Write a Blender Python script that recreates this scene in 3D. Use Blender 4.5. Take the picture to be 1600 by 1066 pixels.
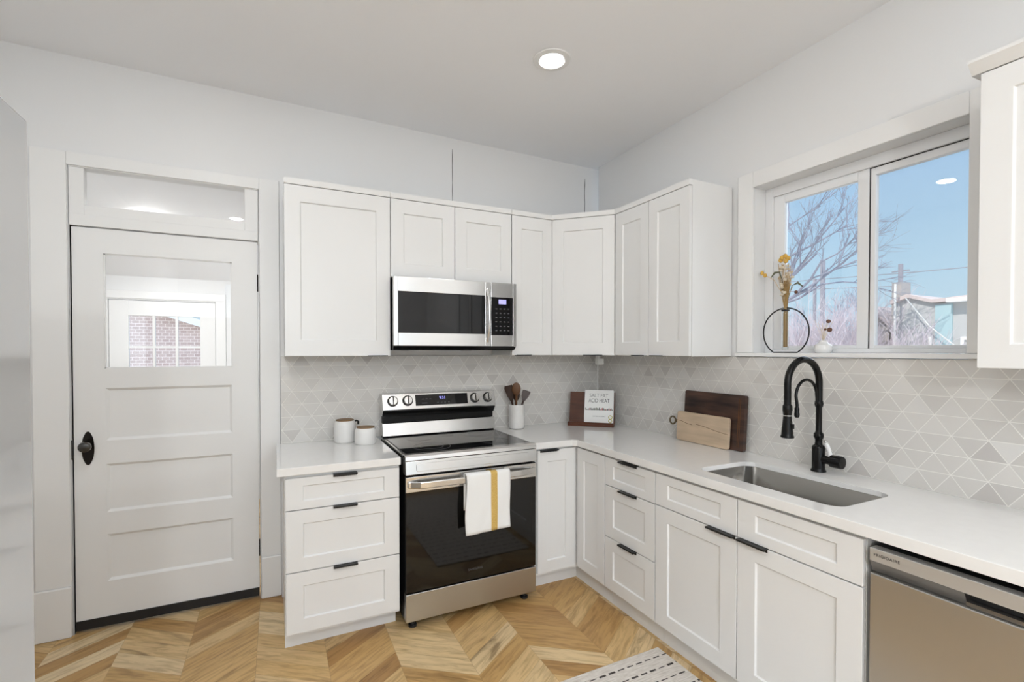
import bpy, bmesh, math, random
from mathutils import Vector, Matrix
random.seed(7)
SC = bpy.context.scene
for o in list(bpy.data.objects): bpy.data.objects.remove(o)
C = SC.collection

# ------------------------------------------------------------------ camera
cam_d = bpy.data.cameras.new('camera'); cam = bpy.data.objects.new('camera', cam_d); C.objects.link(cam)
YAW, PITCH = 0.4554, -0.0145
cam.location = (-2.3095, -3.1299, 1.4615)
cam.rotation_euler = (math.pi/2 + PITCH, 0, -YAW)
cam_d.sensor_width = 36; cam_d.lens = 748.65/1600*36
cam_d.shift_x = 1.9/1600; cam_d.shift_y = 26.55/1600
cam_d.clip_start = 0.02; cam_d.clip_end = 300
SC.camera = cam

# ------------------------------------------------------------------ look
SC.view_settings.view_transform = 'Standard'; SC.view_settings.look = 'None'
SC.view_settings.gamma = 1; SC.view_settings.use_curve_mapping = False
SC.view_settings.exposure = 0.2
LAMP_W = 12.0; FILL_S = 1.35; FILL_E = 3.0; FILL_PENDANT_W = 58

# ------------------------------------------------------------------ sky
W = bpy.data.worlds.new('sky'); SC.world = W; W.use_nodes = True
nt = W.node_tree; nt.nodes.clear()
wo = nt.nodes.new('ShaderNodeOutputWorld'); bg = nt.nodes.new('ShaderNodeBackground')
tc = nt.nodes.new('ShaderNodeTexCoord'); sp = nt.nodes.new('ShaderNodeSeparateXYZ'); cr = nt.nodes.new('ShaderNodeValToRGB')
nt.links.new(tc.outputs['Generated'], sp.inputs[0]); nt.links.new(sp.outputs['Z'], cr.inputs[0])
nt.links.new(cr.outputs[0], bg.inputs[0]); nt.links.new(bg.outputs[0], wo.inputs[0])
e = cr.color_ramp.elements
e[0].position = 0.0; e[0].color = (0.62, 0.80, 0.90, 1)
e[1].position = 1.0; e[1].color = (0.20, 0.40, 0.78, 1)
a = cr.color_ramp.elements.new(0.12); a.color = (0.50, 0.73, 0.90, 1)
a = cr.color_ramp.elements.new(0.38); a.color = (0.33, 0.56, 0.86, 1)
bg.inputs['Strength'].default_value = 0.86

sun_d = bpy.data.lights.new('sun', 'SUN'); sun_d.energy = 3.0; sun_d.angle = 0.01; sun_d.color = (1, .96, .9)
sun = bpy.data.objects.new('sun', sun_d); C.objects.link(sun)
sun.rotation_euler = Vector((0.72, 0.02, -0.69)).to_track_quat('-Z', 'Y').to_euler()
sun.location = (-8, 0, 12)
def sky_fill(name, vec, power, ang, loc, col=(.86, .93, 1.0)):      # broad sun lamp added as soft daylight fill through the windows
    d = bpy.data.lights.new(name, 'SUN'); d.energy = power; d.angle = math.radians(ang); d.color = col
    o = bpy.data.objects.new(name, d); C.objects.link(o); o.location = loc
    o.rotation_euler = Vector(vec).to_track_quat('-Z', 'Y').to_euler()
sky_fill('sky_fill_south', (.30, 1, -.22), FILL_S, 70, (0, -12, 6))
sky_fill('sky_fill_east', (-1, .25, -.40), FILL_E, 90, (12, 0, 6))

# ------------------------------------------------------------------ materials
def lin(r, g, b):
    f = lambda c: (c/255/12.92) if c/255 <= .04045 else ((c/255+.055)/1.055)**2.4
    return (f(r), f(g), f(b), 1)
def mat(name, col, rough=.5, metal=0, coat=0, emit=None, es=1, trans=0, ior=1.45, spec=None, bump=0, bscale=30, bstretch=(1, 1, 1), var=0, vscale=6):
    m = bpy.data.materials.new(name); m.use_nodes = True
    t = m.node_tree; b = t.nodes['Principled BSDF']
    b.inputs['Base Color'].default_value = col; b.inputs['Roughness'].default_value = rough
    b.inputs['Metallic'].default_value = metal; b.inputs['IOR'].default_value = ior
    b.inputs['Coat Weight'].default_value = coat; b.inputs['Coat Roughness'].default_value = .05
    b.inputs['Transmission Weight'].default_value = trans
    if spec is not None: b.inputs['Specular IOR Level'].default_value = spec
    if emit: b.inputs['Emission Color'].default_value = emit; b.inputs['Emission Strength'].default_value = es
    if bump or var:
        c = t.nodes.new('ShaderNodeTexCoord'); mp = t.nodes.new('ShaderNodeMapping'); mp.inputs['Scale'].default_value = bstretch
        t.links.new(c.outputs['Object'], mp.inputs[0])
    if bump:
        n = t.nodes.new('ShaderNodeTexNoise'); n.inputs['Scale'].default_value = bscale; n.inputs['Detail'].default_value = 3
        bp = t.nodes.new('ShaderNodeBump'); bp.inputs['Strength'].default_value = bump; bp.inputs['Distance'].default_value = .002
        t.links.new(mp.outputs[0], n.inputs['Vector']); t.links.new(n.outputs[0], bp.inputs['Height']); t.links.new(bp.outputs[0], b.inputs['Normal'])
    if var:
        n2 = t.nodes.new('ShaderNodeTexNoise'); n2.inputs['Scale'].default_value = vscale; n2.inputs['Detail'].default_value = 5
        t.links.new(mp.outputs[0], n2.inputs['Vector'])
        rp = t.nodes.new('ShaderNodeValToRGB'); el = rp.color_ramp.elements
        el[0].position = .3; el[1].position = .7
        el[0].color = tuple(max(0, c*(1-var)) for c in col[:3])+(1,); el[1].color = tuple(min(1, c*(1+var)) for c in col[:3])+(1,)
        t.links.new(n2.outputs[0], rp.inputs[0]); t.links.new(rp.outputs[0], b.inputs['Base Color'])
    return m

M = {}
M['wall'] = mat('wall_paint', (.82, .825, .825, 1), .55, bump=.15, bscale=60)
M['ceil'] = mat('ceiling_paint', (.94, .95, .97, 1), .7, bump=.1, bscale=40)
M['trim'] = mat('trim_paint', (.85, .85, .84, 1), .32, bump=.08, bscale=25)
M['door'] = mat('door_paint', (.85, .85, .84, 1), .32, bump=.1, bscale=18)
M['cab'] = mat('cabinet_paint', (.80, .80, .79, 1), .3)
M['quartz'] = mat('quartz', (.83, .825, .81, 1), .1, coat=.3, var=.015, vscale=25)
M['steel'] = mat('stainless', (.70, .695, .685, 1), .2, metal=1, bump=.03, bscale=90, bstretch=(.02, 1, 12))
M['steel_soft'] = mat('stainless_soft', (.50, .49, .47, 1), .34, metal=1, bump=.04, bscale=90, bstretch=(.02, 1, 12))
M['steel_dw'] = mat('stainless_dishwasher', (.55, .545, .53, 1), .36, metal=1)
M['steel_dark'] = mat('stainless_dark', (.24, .23, .22, 1), .35, metal=.9)
M['steel_strip'] = mat('stainless_strip', (.66, .66, .65, 1), .35, metal=.7)
M['sink'] = mat('sink_steel', (.33, .32, .30, 1), .27, metal=1)
M['fridge'] = mat('fridge_finish', (.56, .57, .58, 1), .16, metal=.25, coat=.5)
M['chrome'] = mat('chrome', (.8, .8, .8, 1), .08, metal=1)
M['black'] = mat('black_satin', (.007, .007, .007, 1), .24, spec=.25)
M['black_matte'] = mat('black_matte', (.015, .015, .016, 1), .5)
M['black_glass'] = mat('black_glass', (.004, .004, .005, 1), .03, spec=.5)
M['oven_glass'] = mat('oven_glass', (.004, .0035, .003, 1), .05, spec=.6)
M['bronze'] = mat('dark_bronze', (.02, .016, .014, 1), .22, metal=.6)
M['knob_glass'] = mat('smoky_knob', (.035, .032, .028, 1), .1, coat=.5)
M['pull'] = mat('pull_black', (.02, .02, .02, 1), .35, metal=.3)
M['dark'] = mat('dark_gap', (.02, .02, .02, 1), .8)
M['gray_line'] = mat('crack_gray', (.12, .12, .12, 1), .9)
M['ceramic'] = mat('white_ceramic', (.80, .79, .77, 1), .28, coat=.2)
M['marble'] = mat('marble', (.78, .76, .73, 1), .2, coat=.3, var=.12, vscale=9, bstretch=(1, 1, .4))
M['porcelain'] = mat('porcelain', (.85, .85, .84, 1), .15)
M['lid_wood'] = mat('lid_wood', lin(128, 98, 62), .5, var=.25, vscale=8, bstretch=(1, 6, 1))
M['walnut'] = mat('walnut', lin(52, 30, 18), .4, var=.4, vscale=10, bstretch=(1, 1, .3))
M['spoon_wood'] = mat('spoon_wood', lin(96, 62, 34), .45, var=.3, vscale=12)
M['stand_wood'] = mat('stand_wood', lin(84, 45, 26), .35, var=.3, vscale=7, bstretch=(1, 1, 5), bump=.05)
M['dark_board'] = mat('dark_board_wood', lin(64, 44, 36), .28, coat=.25, var=.8, vscale=6, bstretch=(.8, 1, 5), bump=.1, bscale=20)
M['light_board'] = mat('light_board_wood', lin(196, 174, 148), .5, var=.16, vscale=5, bstretch=(1, 1, 6), bump=.1)
M['board_crack'] = mat('board_crack', lin(90, 66, 44), .8)
M['brass_ring'] = mat('leather_ring', lin(96, 82, 58), .5)
M['paper'] = mat('book_paper', (.86, .86, .84, 1), .5)
M['ink'] = mat('ink', lin(48, 48, 50), .6)
M['ink_soft'] = mat('ink_soft', lin(140, 140, 142), .6)
M['ink_red'] = mat('ink_red', lin(150, 50, 50), .6)
M['ink_green'] = mat('ink_green', lin(70, 80, 50), .6)
M['badge'] = mat('badge', lin(190, 180, 90), .5)
M['led'] = mat('display_blue', (.1, .1, .4, 1), .5, emit=(.35, .35, 1, 1), es=1.2)
M['led_dim'] = mat('display_lilac', (.3, .3, .5, 1), .5, emit=(.42, .40, .85, 1), es=.7)
M['glyph'] = mat('panel_glyph', (.09, .09, .095, 1), .5)
M['lamp'] = mat('lamp_lens', (1, 1, 1, 1), .5, emit=(1, .985, .95, 1), es=6)
M['vinyl'] = mat('window_vinyl', (.84, .85, .86, 1), .3)
M['straw'] = mat('dried_straw', lin(176, 146, 96), .8)
M['flower_y'] = mat('flower_yellow', lin(214, 172, 84), .8)
M['flower_c'] = mat('flower_cream', lin(226, 214, 194), .8)
M['leaf_g'] = mat('leaf_grey_green', lin(104, 106, 86), .8)
M['flower_b'] = mat('flower_brown', lin(112, 80, 64), .8)
M['bark'] = mat('hazed_branch', lin(150, 152, 166), .9)  # outdoor colours here and below are paled to carry haze and overexposure
M['bark_pale'] = mat('hazed_twigs', lin(214, 202, 206), .9)
M['pole'] = mat('hazed_pole', lin(150, 148, 156), .9)
M['pole_w'] = mat('white_pole', lin(228, 226, 220), .6)
M['bl_gray'] = mat('hazed_stucco', lin(186, 186, 184), .9)
M['bl_brown'] = mat('hazed_siding', lin(178, 170, 164), .9)
M['bl_roof'] = mat('hazed_roof', lin(206, 190, 184), .9)
M['bl_teal'] = mat('teal_panel', lin(168, 194, 198), .8)
M['bl_white'] = mat('white_paint_out', (.85, .85, .85, 1), .6)
M['ground'] = mat('washed_ground', lin(215, 208, 196), .95, var=.1)
M['plastic_w'] = mat('white_plastic', (.82, .82, .79, 1), .4)

def nodes(m): return m.node_tree, m.node_tree.nodes['Principled BSDF']
class NX:
    """little expression helper for math nodes"""
    def __init__(s, t): s.t = t
    def m(s, op, a, b=None, c=None):
        n = s.t.nodes.new('ShaderNodeMath'); n.operation = op
        for i, v in enumerate((a, b, c)):
            if v is None: continue
            if isinstance(v, (int, float)): n.inputs[i].default_value = v
            else: s.t.links.new(v, n.inputs[i])
        return n.outputs[0]
    def comb(s, x, y, z):
        n = s.t.nodes.new('ShaderNodeCombineXYZ')
        for i, v in enumerate((x, y, z)):
            if isinstance(v, (int, float)): n.inputs[i].default_value = v
            else: s.t.links.new(v, n.inputs[i])
        return n.outputs[0]
    def xyz(s):
        c = s.t.nodes.new('ShaderNodeTexCoord'); p = s.t.nodes.new('ShaderNodeSeparateXYZ')
        s.t.links.new(c.outputs['Object'], p.inputs[0]); return p.outputs
    def white(s, v):
        n = s.t.nodes.new('ShaderNodeTexWhiteNoise'); n.noise_dimensions = '3D'; s.t.links.new(v, n.inputs['Vector']); return n.outputs['Value']
    def noise(s, v, sc=1, det=4, rough=.5, dist=0):
        n = s.t.nodes.new('ShaderNodeTexNoise'); n.inputs['Scale'].default_value = sc; n.inputs['Detail'].default_value = det
        n.inputs['Roughness'].default_value = rough; n.inputs['Distortion'].default_value = dist
        s.t.links.new(v, n.inputs['Vector']); return n.outputs[0]
    def ramp(s, v, stops, interp='LINEAR'):
        n = s.t.nodes.new('ShaderNodeValToRGB'); n.color_ramp.interpolation = interp
        el = n.color_ramp.elements
        while len(el) < len(stops): el.new(.5)
        for q, (p, c) in zip(el, stops): q.position = p; q.color = c
        s.t.links.new(v, n.inputs[0]); return n.outputs[0]
    def mix(s, f, a, b, mode='MIX'):
        n = s.t.nodes.new('ShaderNodeMix'); n.data_type = 'RGBA'; n.blend_type = mode
        for k, v in ((0, f), (6, a), (7, b)):
            if isinstance(v, (int, float)): n.inputs[k].default_value = v
            elif isinstance(v, tuple): n.inputs[k].default_value = v
            else: s.t.links.new(v, n.inputs[k])
        return n.outputs[2]

def tile_mat(name, axis, u0, z0, base, h):
    m = mat(name, (.5, .5, .5, 1), .3); t, b = nodes(m); x = NX(t); P = x.xyz()
    U = P[axis]; Z = P[2]
    A = x.m('DIVIDE', x.m('SUBTRACT', Z, z0), h)
    Bu = x.m('DIVIDE', x.m('SUBTRACT', U, u0), base)
    B = x.m('SUBTRACT', Bu, x.m('MULTIPLY', A, .5)); D = x.m('ADD', Bu, x.m('MULTIPLY', A, .5))
    def edge(v):
        f = x.m('FRACT', v); return x.m('MINIMUM', f, x.m('SUBTRACT', 1, f))
    g1 = x.m('MULTIPLY', edge(A), h)
    k = h/math.sqrt(h*h+base*base/4)*base
    g2 = x.m('MULTIPLY', x.m('MINIMUM', edge(B), edge(D)), k)
    g = x.m('MINIMUM', g1, g2)
    gr = x.m('SUBTRACT', 1, x.m('SMOOTH_MIN', 1, x.m('MAXIMUM', 0, x.m('DIVIDE', x.m('SUBTRACT', g, .0009), .0010)), 0.0))
    idv = x.comb(x.m('FLOOR', A), x.m('FLOOR', B), x.m('FLOOR', D))
    w = x.white(idv)
    col = x.ramp(w, [(0, lin(194, 190, 186)), (.12, lin(210, 207, 202)), (.8, lin(215, 212, 207)), (1, lin(219, 217, 213))])
    c2 = x.mix(gr, col, lin(234, 232, 226))
    t.links.new(c2, b.inputs['Base Color'])
    bp = t.nodes.new('ShaderNodeBump'); bp.inputs['Strength'].default_value = .35; bp.inputs['Distance'].default_value = .0012
    t.links.new(x.m('SUBTRACT', 1, gr), bp.inputs['Height']); t.links.new(bp.outputs[0], b.inputs['Normal'])
    t.links.new(x.m('ADD', .26, x.m('MULTIPLY', gr, .4)), b.inputs['Roughness'])
    return m
M['tile_b'] = tile_mat('tile_back', 0, -2.173, 1.296, .1085, .0755)
M['tile_r'] = tile_mat('tile_right', 1, -1.969, 1.362, .1065, .0745)

def floor_mat():
    m = mat('chevron_oak', (.5, .4, .3, 1), .38); t, b = nodes(m); x = NX(t); P = x.xyz()
    sx = x.m('DIVIDE', x.m('ADD', P[0], 1.496), .302)
    i = x.m('FLOOR', sx); f = x.m('FRACT', sx)
    tri = x.m('PINGPONG', sx, 1.0)
    yy = x.m('SUBTRACT', P[1], x.m('MULTIPLY', tri, .214))
    v = x.m('DIVIDE', x.m('ADD', yy, 1.029), .118); j = x.m('FLOOR', v); fv = x.m('FRACT', v)
    w = x.white(x.comb(i, j, 3.0)); w2 = x.white(x.comb(j, i, 9.0))
    along = x.m('MULTIPLY', sx, .37); across = x.m('MULTIPLY', v, .096)
    off = x.m('MULTIPLY', w, 40.0)
    gv = x.comb(x.m('MULTIPLY', along, 5.5), x.m('MULTIPLY', across, 46.0), off)
    gn = x.noise(gv, 1, 6, .6, .8)
    gv2 = x.comb(x.m('MULTIPLY', along, 2.6), x.m('MULTIPLY', across, 14.0), x.m('ADD', off, 7.0))
    gn2 = x.noise(gv2, 1, 3, .5, 1.2)
    base = x.ramp(w, [(0, lin(174, 133, 82)), (.22, lin(197, 157, 100)), (.5, lin(212, 176, 120)), (.8, lin(224, 195, 146)), (1, lin(232, 209, 168))])
    dk = x.ramp(gn, [(.34, (.60, .55, .48, 1)), (.55, (1, 1, 1, 1)), (.75, (1.0, 1.0, 1.0, 1))])
    c = x.mix(.75, base, dk, 'MULTIPLY')
    dk2 = x.ramp(gn2, [(.32, (.50, .46, .42, 1)), (.45, (.92, .91, .90, 1)), (.6, (1, 1, 1, 1))])
    c = x.mix(x.m('MULTIPLY', x.m('ADD', w2, .25), .8), c, dk2, 'MULTIPLY')
    ef = x.m('MINIMUM', x.m('MULTIPLY', x.m('MINIMUM', f, x.m('SUBTRACT', 1, f)), .302), x.m('MULTIPLY', x.m('MINIMUM', fv, x.m('SUBTRACT', 1, fv)), .096))
    seam = x.m('LESS_THAN', ef, .0009)
    c = x.mix(x.m('MULTIPLY', seam, .35), c, lin(110, 84, 56))
    t.links.new(c, b.inputs['Base Color'])
    t.links.new(x.m('ADD', .33, x.m('MULTIPLY', gn, .15)), b.inputs['Roughness'])
    return m
M['floor'] = floor_mat()

def rug_mat():
    m = mat('rug_weave', (.7, .7, .66, 1), .95); t, b = nodes(m); x = NX(t); P = x.xyz()
    v = x.m('DIVIDE', x.m('ADD', P[1], 1.408), .068); fv = x.m('ABSOLUTE', x.m('SUBTRACT', x.m('FRACT', x.m('ADD', v, .5)), .5))
    row = x.m('FLOOR', x.m('ADD', v, .5))
    u = x.m('ADD', x.m('DIVIDE', P[0], .052), x.m('MULTIPLY', x.white(x.comb(row, 1.0, 1.0)), 5))
    fu = x.m('FRACT', u); on = x.m('LESS_THAN', fu, .68)
    thick = x.m('ADD', .035, x.m('MULTIPLY', x.white(x.comb(x.m('FLOOR', u), row, 2.0)), .05))
    line = x.m('MULTIPLY', x.m('LESS_THAN', fv, thick), on)
    n = x.noise(x.comb(x.m('MULTIPLY', P[0], 18.0), x.m('MULTIPLY', P[1], 160.0), 0.0), 1, 3)
    c = x.ramp(n, [(.3, lin(198, 190, 180)), (.6, lin(222, 216, 208)), (.8, lin(232, 228, 222))])
    c = x.mix(line, c, lin(66, 62, 60))
    t.links.new(c, b.inputs['Base Color'])
    bp = t.nodes.new('ShaderNodeBump'); bp.inputs['Strength'].default_value = .6; bp.inputs['Distance'].default_value = .004
    t.links.new(n, bp.inputs['Height']); t.links.new(bp.outputs[0], b.inputs['Normal'])
    return m
M['rug'] = rug_mat()

def towel_mat():
    m = mat('towel_cloth', (.85, .85, .83, 1), .9); t, b = nodes(m); x = NX(t); P = x.xyz()
    d = x.m('ABSOLUTE', x.m('SUBTRACT', P[0], .032)); s = x.m('LESS_THAN', d, .019)
    n = x.noise(x.comb(x.m('MULTIPLY', P[0], 120.0), x.m('MULTIPLY', P[2], 260.0), 0.0), 1, 2)
    st = x.ramp(n, [(.3, lin(196, 160, 84)), (.7, lin(218, 186, 112))])
    c = x.mix(s, (.86, .86, .845, 1), st); t.links.new(c, b.inputs['Base Color'])
    bp = t.nodes.new('ShaderNodeBump'); bp.inputs['Strength'].default_value = .3; bp.inputs['Distance'].default_value = .002
    t.links.new(n, bp.inputs['Height']); t.links.new(bp.outputs[0], b.inputs['Normal'])
    return m
M['towel'] = towel_mat()

def brick_mat():
    m = mat('washed_brick', (.6, .5, .5, 1), .9); t, b = nodes(m)  # brick colours paled to stand for overexposure
    c = t.nodes.new('ShaderNodeTexCoord'); s = t.nodes.new('ShaderNodeSeparateXYZ'); k = t.nodes.new('ShaderNodeCombineXYZ')
    t.links.new(c.outputs['Object'], s.inputs[0]); t.links.new(s.outputs[0], k.inputs[0]); t.links.new(s.outputs[2], k.inputs[1])
    br = t.nodes.new('ShaderNodeTexBrick'); br.inputs['Scale'].default_value = 4.0
    br.inputs['Color1'].default_value = lin(204, 182, 176); br.inputs['Color2'].default_value = lin(188, 164, 158); br.inputs['Mortar'].default_value = lin(236, 224, 220)
    t.links.new(k.outputs[0], br.inputs['Vector']); t.links.new(br.outputs[0], b.inputs['Base Color'])
    return m
M['brick'] = brick_mat()

def globe_mat():       # thin opal shell passing the added pendant's light
    m = bpy.data.materials.new('opal_globe'); m.use_nodes = True; t = m.node_tree; t.nodes.clear()
    o = t.nodes.new('ShaderNodeOutputMaterial'); a = t.nodes.new('ShaderNodeAddShader'); tr = t.nodes.new('ShaderNodeBsdfTransparent'); e = t.nodes.new('ShaderNodeEmission')
    tr.inputs[0].default_value = (.9, .9, .9, 1); e.inputs['Strength'].default_value = 3
    t.links.new(tr.outputs[0], a.inputs[0]); t.links.new(e.outputs[0], a.inputs[1]); t.links.new(a.outputs[0], o.inputs[0]); return m
def glass_mat(name, tint=(1, 1, 1, 1), refl=1.0):
    m = bpy.data.materials.new(name); m.use_nodes = True; t = m.node_tree; t.nodes.clear()
    o = t.nodes.new('ShaderNodeOutputMaterial'); mx = t.nodes.new('ShaderNodeMixShader'); tr = t.nodes.new('ShaderNodeBsdfTransparent')
    gl = t.nodes.new('ShaderNodeBsdfGlossy'); fr = t.nodes.new('ShaderNodeFresnel'); fr.inputs[0].default_value = 1.5
    tr.inputs[0].default_value = tint; gl.inputs['Roughness'].default_value = .0
    mu = t.nodes.new('ShaderNodeMath'); mu.operation = 'MULTIPLY'; mu.inputs[1].default_value = refl
    t.links.new(fr.outputs[0], mu.inputs[0]); t.links.new(mu.outputs[0], mx.inputs[0]); t.links.new(tr.outputs[0], mx.inputs[1]); t.links.new(gl.outputs[0], mx.inputs[2])
    t.links.new(mx.outputs[0], o.inputs[0]); return m
M['globe'] = globe_mat()
M['glass'] = glass_mat('clear_glass')
M['vase_glass'] = glass_mat('vase_glass', (.98, .985, .98, 1), .45)

# ------------------------------------------------------------------ mesh builder
class MB:
    def __init__(s): s.bm = bmesh.new(); s.mi = 0
    def _f(s, vs):
        try:
            f = s.bm.faces.new(vs); f.material_index = s.mi; return f
        except ValueError: return None
    def hexa(s, p):            # 8 points: bottom 4 ccw, top 4 ccw
        v = [s.bm.verts.new(q) for q in p]
        for i in ((3, 2, 1, 0), (4, 5, 6, 7), (0, 1, 5, 4), (1, 2, 6, 5), (2, 3, 7, 6), (3, 0, 4, 7)): s._f([v[k] for k in i])
        return s
    def box(s, x0, x1, y0, y1, z0, z1):
        x0, x1 = sorted((x0, x1)); y0, y1 = sorted((y0, y1)); z0, z1 = sorted((z0, z1))
        return s.hexa([(x0, y0, z0), (x1, y0, z0), (x1, y1, z0), (x0, y1, z0), (x0, y0, z1), (x1, y0, z1), (x1, y1, z1), (x0, y1, z1)])
    def fbox(s, F, a0, a1, d0, d1, z0, z1):
        return s.hexa([F(a0, d0, z0), F(a1, d0, z0), F(a1, d1, z0), F(a0, d1, z0), F(a0, d0, z1), F(a1, d0, z1), F(a1, d1, z1), F(a0, d1, z1)])
    def prism(s, poly, z0, z1):
        n = len(poly); lo = [s.bm.verts.new((x, y, z0)) for x, y in poly]; hi = [s.bm.verts.new((x, y, z1)) for x, y in poly]
        s._f(lo[::-1]); s._f(hi)
        for i in range(n): s._f([lo[i], lo[(i+1) % n], hi[(i+1) % n], hi[i]])
        return s
    def fprism(s, F, poly, d0, d1):   # poly in (a,z), extruded along depth
        n = len(poly); lo = [s.bm.verts.new(F(a, d0, z)) for a, z in poly]; hi = [s.bm.verts.new(F(a, d1, z)) for a, z in poly]
        s._f(lo[::-1]); s._f(hi)
        for i in range(n): s._f([lo[i], lo[(i+1) % n], hi[(i+1) % n], hi[i]])
        return s
    def aprism(s, F, poly, a0, a1):   # poly in (d,z), extruded along the run
        n = len(poly); lo = [s.bm.verts.new(F(a0, d, z)) for d, z in poly]; hi = [s.bm.verts.new(F(a1, d, z)) for d, z in poly]
        s._f(lo[::-1]); s._f(hi)
        for i in range(n): s._f([lo[i], lo[(i+1) % n], hi[(i+1) % n], hi[i]])
        return s
    def lathe(s, prof, c=(0, 0, 0), n=32, M4=None):    # prof: (r,z)
        rings = []
        for r, z in prof:
            ring = []
            for k in range(n):
                a = 2*math.pi*k/n; p = Vector((r*math.cos(a), r*math.sin(a), z))
                if M4: p = M4 @ p
                ring.append(s.bm.verts.new(p+Vector(c)))
            rings.append(ring)
        for A, B in zip(rings, rings[1:]):
            for k in range(n): s._f([A[k], A[(k+1) % n], B[(k+1) % n], B[k]])
        s._f(rings[0][::-1]); s._f(rings[-1])
        return s
    def tube(s, pts, r, n=10, closed=False):
        pts = [Vector(p) for p in pts]; N = len(pts); rs = r if isinstance(r, (list, tuple)) else [r]*N
        T = []
        for i in range(N):
            a = pts[(i-1) % N] if (closed or i > 0) else pts[i]; b = pts[(i+1) % N] if (closed or i < N-1) else pts[i]
            d = (b-a); T.append(d.normalized() if d.length > 1e-9 else Vector((0, 0, 1)))
        up = Vector((0, 0, 1)) if abs(T[0].z) < .9 else Vector((1, 0, 0))
        nrm = T[0].cross(up).normalized(); rings = []
        for i in range(N):
            nrm = (nrm - T[i]*nrm.dot(T[i])).normalized(); bi = T[i].cross(nrm)
            rings.append([s.bm.verts.new(pts[i]+(nrm*math.cos(2*math.pi*k/n)+bi*math.sin(2*math.pi*k/n))*rs[i]) for k in range(n)])
        for i in range(N if closed else N-1):
            A, B = rings[i], rings[(i+1) % N]
            for k in range(n): s._f([A[k], A[(k+1) % n], B[(k+1) % n], B[k]])
        if not closed: s._f(rings[0][::-1]); s._f(rings[-1])
        return s
    def blob(s, c, rx, ry, rz, n=8, R=None):
        for_ = []
        c = Vector(c); top = None
        rings = []
        for i in range(1, n//2+1):
            ph = math.pi*i/(n//2+1)
            rings.append([s.bm.verts.new(c+((R or Matrix.Identity(3)) @ Vector((rx*math.sin(ph)*math.cos(2*math.pi*k/n), ry*math.sin(ph)*math.sin(2*math.pi*k/n), rz*math.cos(ph))))) for k in range(n)])
        t = s.bm.verts.new(c+((R or Matrix.Identity(3)) @ Vector((0, 0, rz)))); b = s.bm.verts.new(c-((R or Matrix.Identity(3)) @ Vector((0, 0, rz))))
        for k in range(n):
            s._f([t, rings[0][k], rings[0][(k+1) % n]]); s._f([b, rings[-1][(k+1) % n], rings[-1][k]])
        for A, B in zip(rings, rings[1:]):
            for k in range(n): s._f([A[k], B[k], B[(k+1) % n], A[(k+1) % n]])
        return s
    def shaker(s, F, a0, a1, z0, z1, t=.019, ra=.07, rz=.07, rec=.008, bev=.004):
        def rect(a0, a1, z0, z1, d): return [s.bm.verts.new(F(*q)) for q in ((a0, d, z0), (a1, d, z0), (a1, d, z1), (a0, d, z1))]
        back = rect(a0, a1, z0, z1, .001); o = rect(a0, a1, z0, z1, t)
        i1 = rect(a0+ra, a1-ra, z0+rz, z1-rz, t); i2 = rect(a0+ra+bev, a1-ra-bev, z0+rz+bev, z1-rz-bev, t-rec)
        for A, B in ((back, o), (o, i1), (i1, i2)):
            for k in range(4): s._f([A[k], A[(k+1) % 4], B[(k+1) % 4], B[k]])
        s._f(i2); s._f(back[::-1]); return s
    def build(s, name, mats, parent=None, bevel=0, smooth=False, loc=None, seg=2, auto=None):
        base = Vector((0, 0, 0))
        if loc is not None: base = Vector(loc)
        elif parent is not None and not parent.get('_local'): base = Vector(parent['_base'])
        bmesh.ops.recalc_face_normals(s.bm, faces=s.bm.faces)
        if base.length: bmesh.ops.translate(s.bm, verts=s.bm.verts, vec=-base)
        me = bpy.data.meshes.new(name); s.bm.to_mesh(me); s.bm.free()
        for m in (mats if isinstance(mats, (list, tuple)) else [mats]): me.materials.append(M[m] if isinstance(m, str) else m)
        if smooth:
            for p in me.polygons: p.use_smooth = True
        o = bpy.data.objects.new(name, me); C.objects.link(o)
        if parent is not None:
            o.parent = parent; o['_base'] = parent['_base']
            if parent.get('_local'): o['_local'] = 1
        else: o.location = base; o['_base'] = tuple(base)
        if smooth and auto is not False:
            me.set_sharp_from_angle(angle=math.radians(auto or 40))
        if bevel:
            b = o.modifiers.new('bevel', 'BEVEL'); b.width = bevel; b.segments = seg; b.limit_method = 'ANGLE'; b.angle_limit = math.radians(35)
            b.harden_normals = False
        return o

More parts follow.
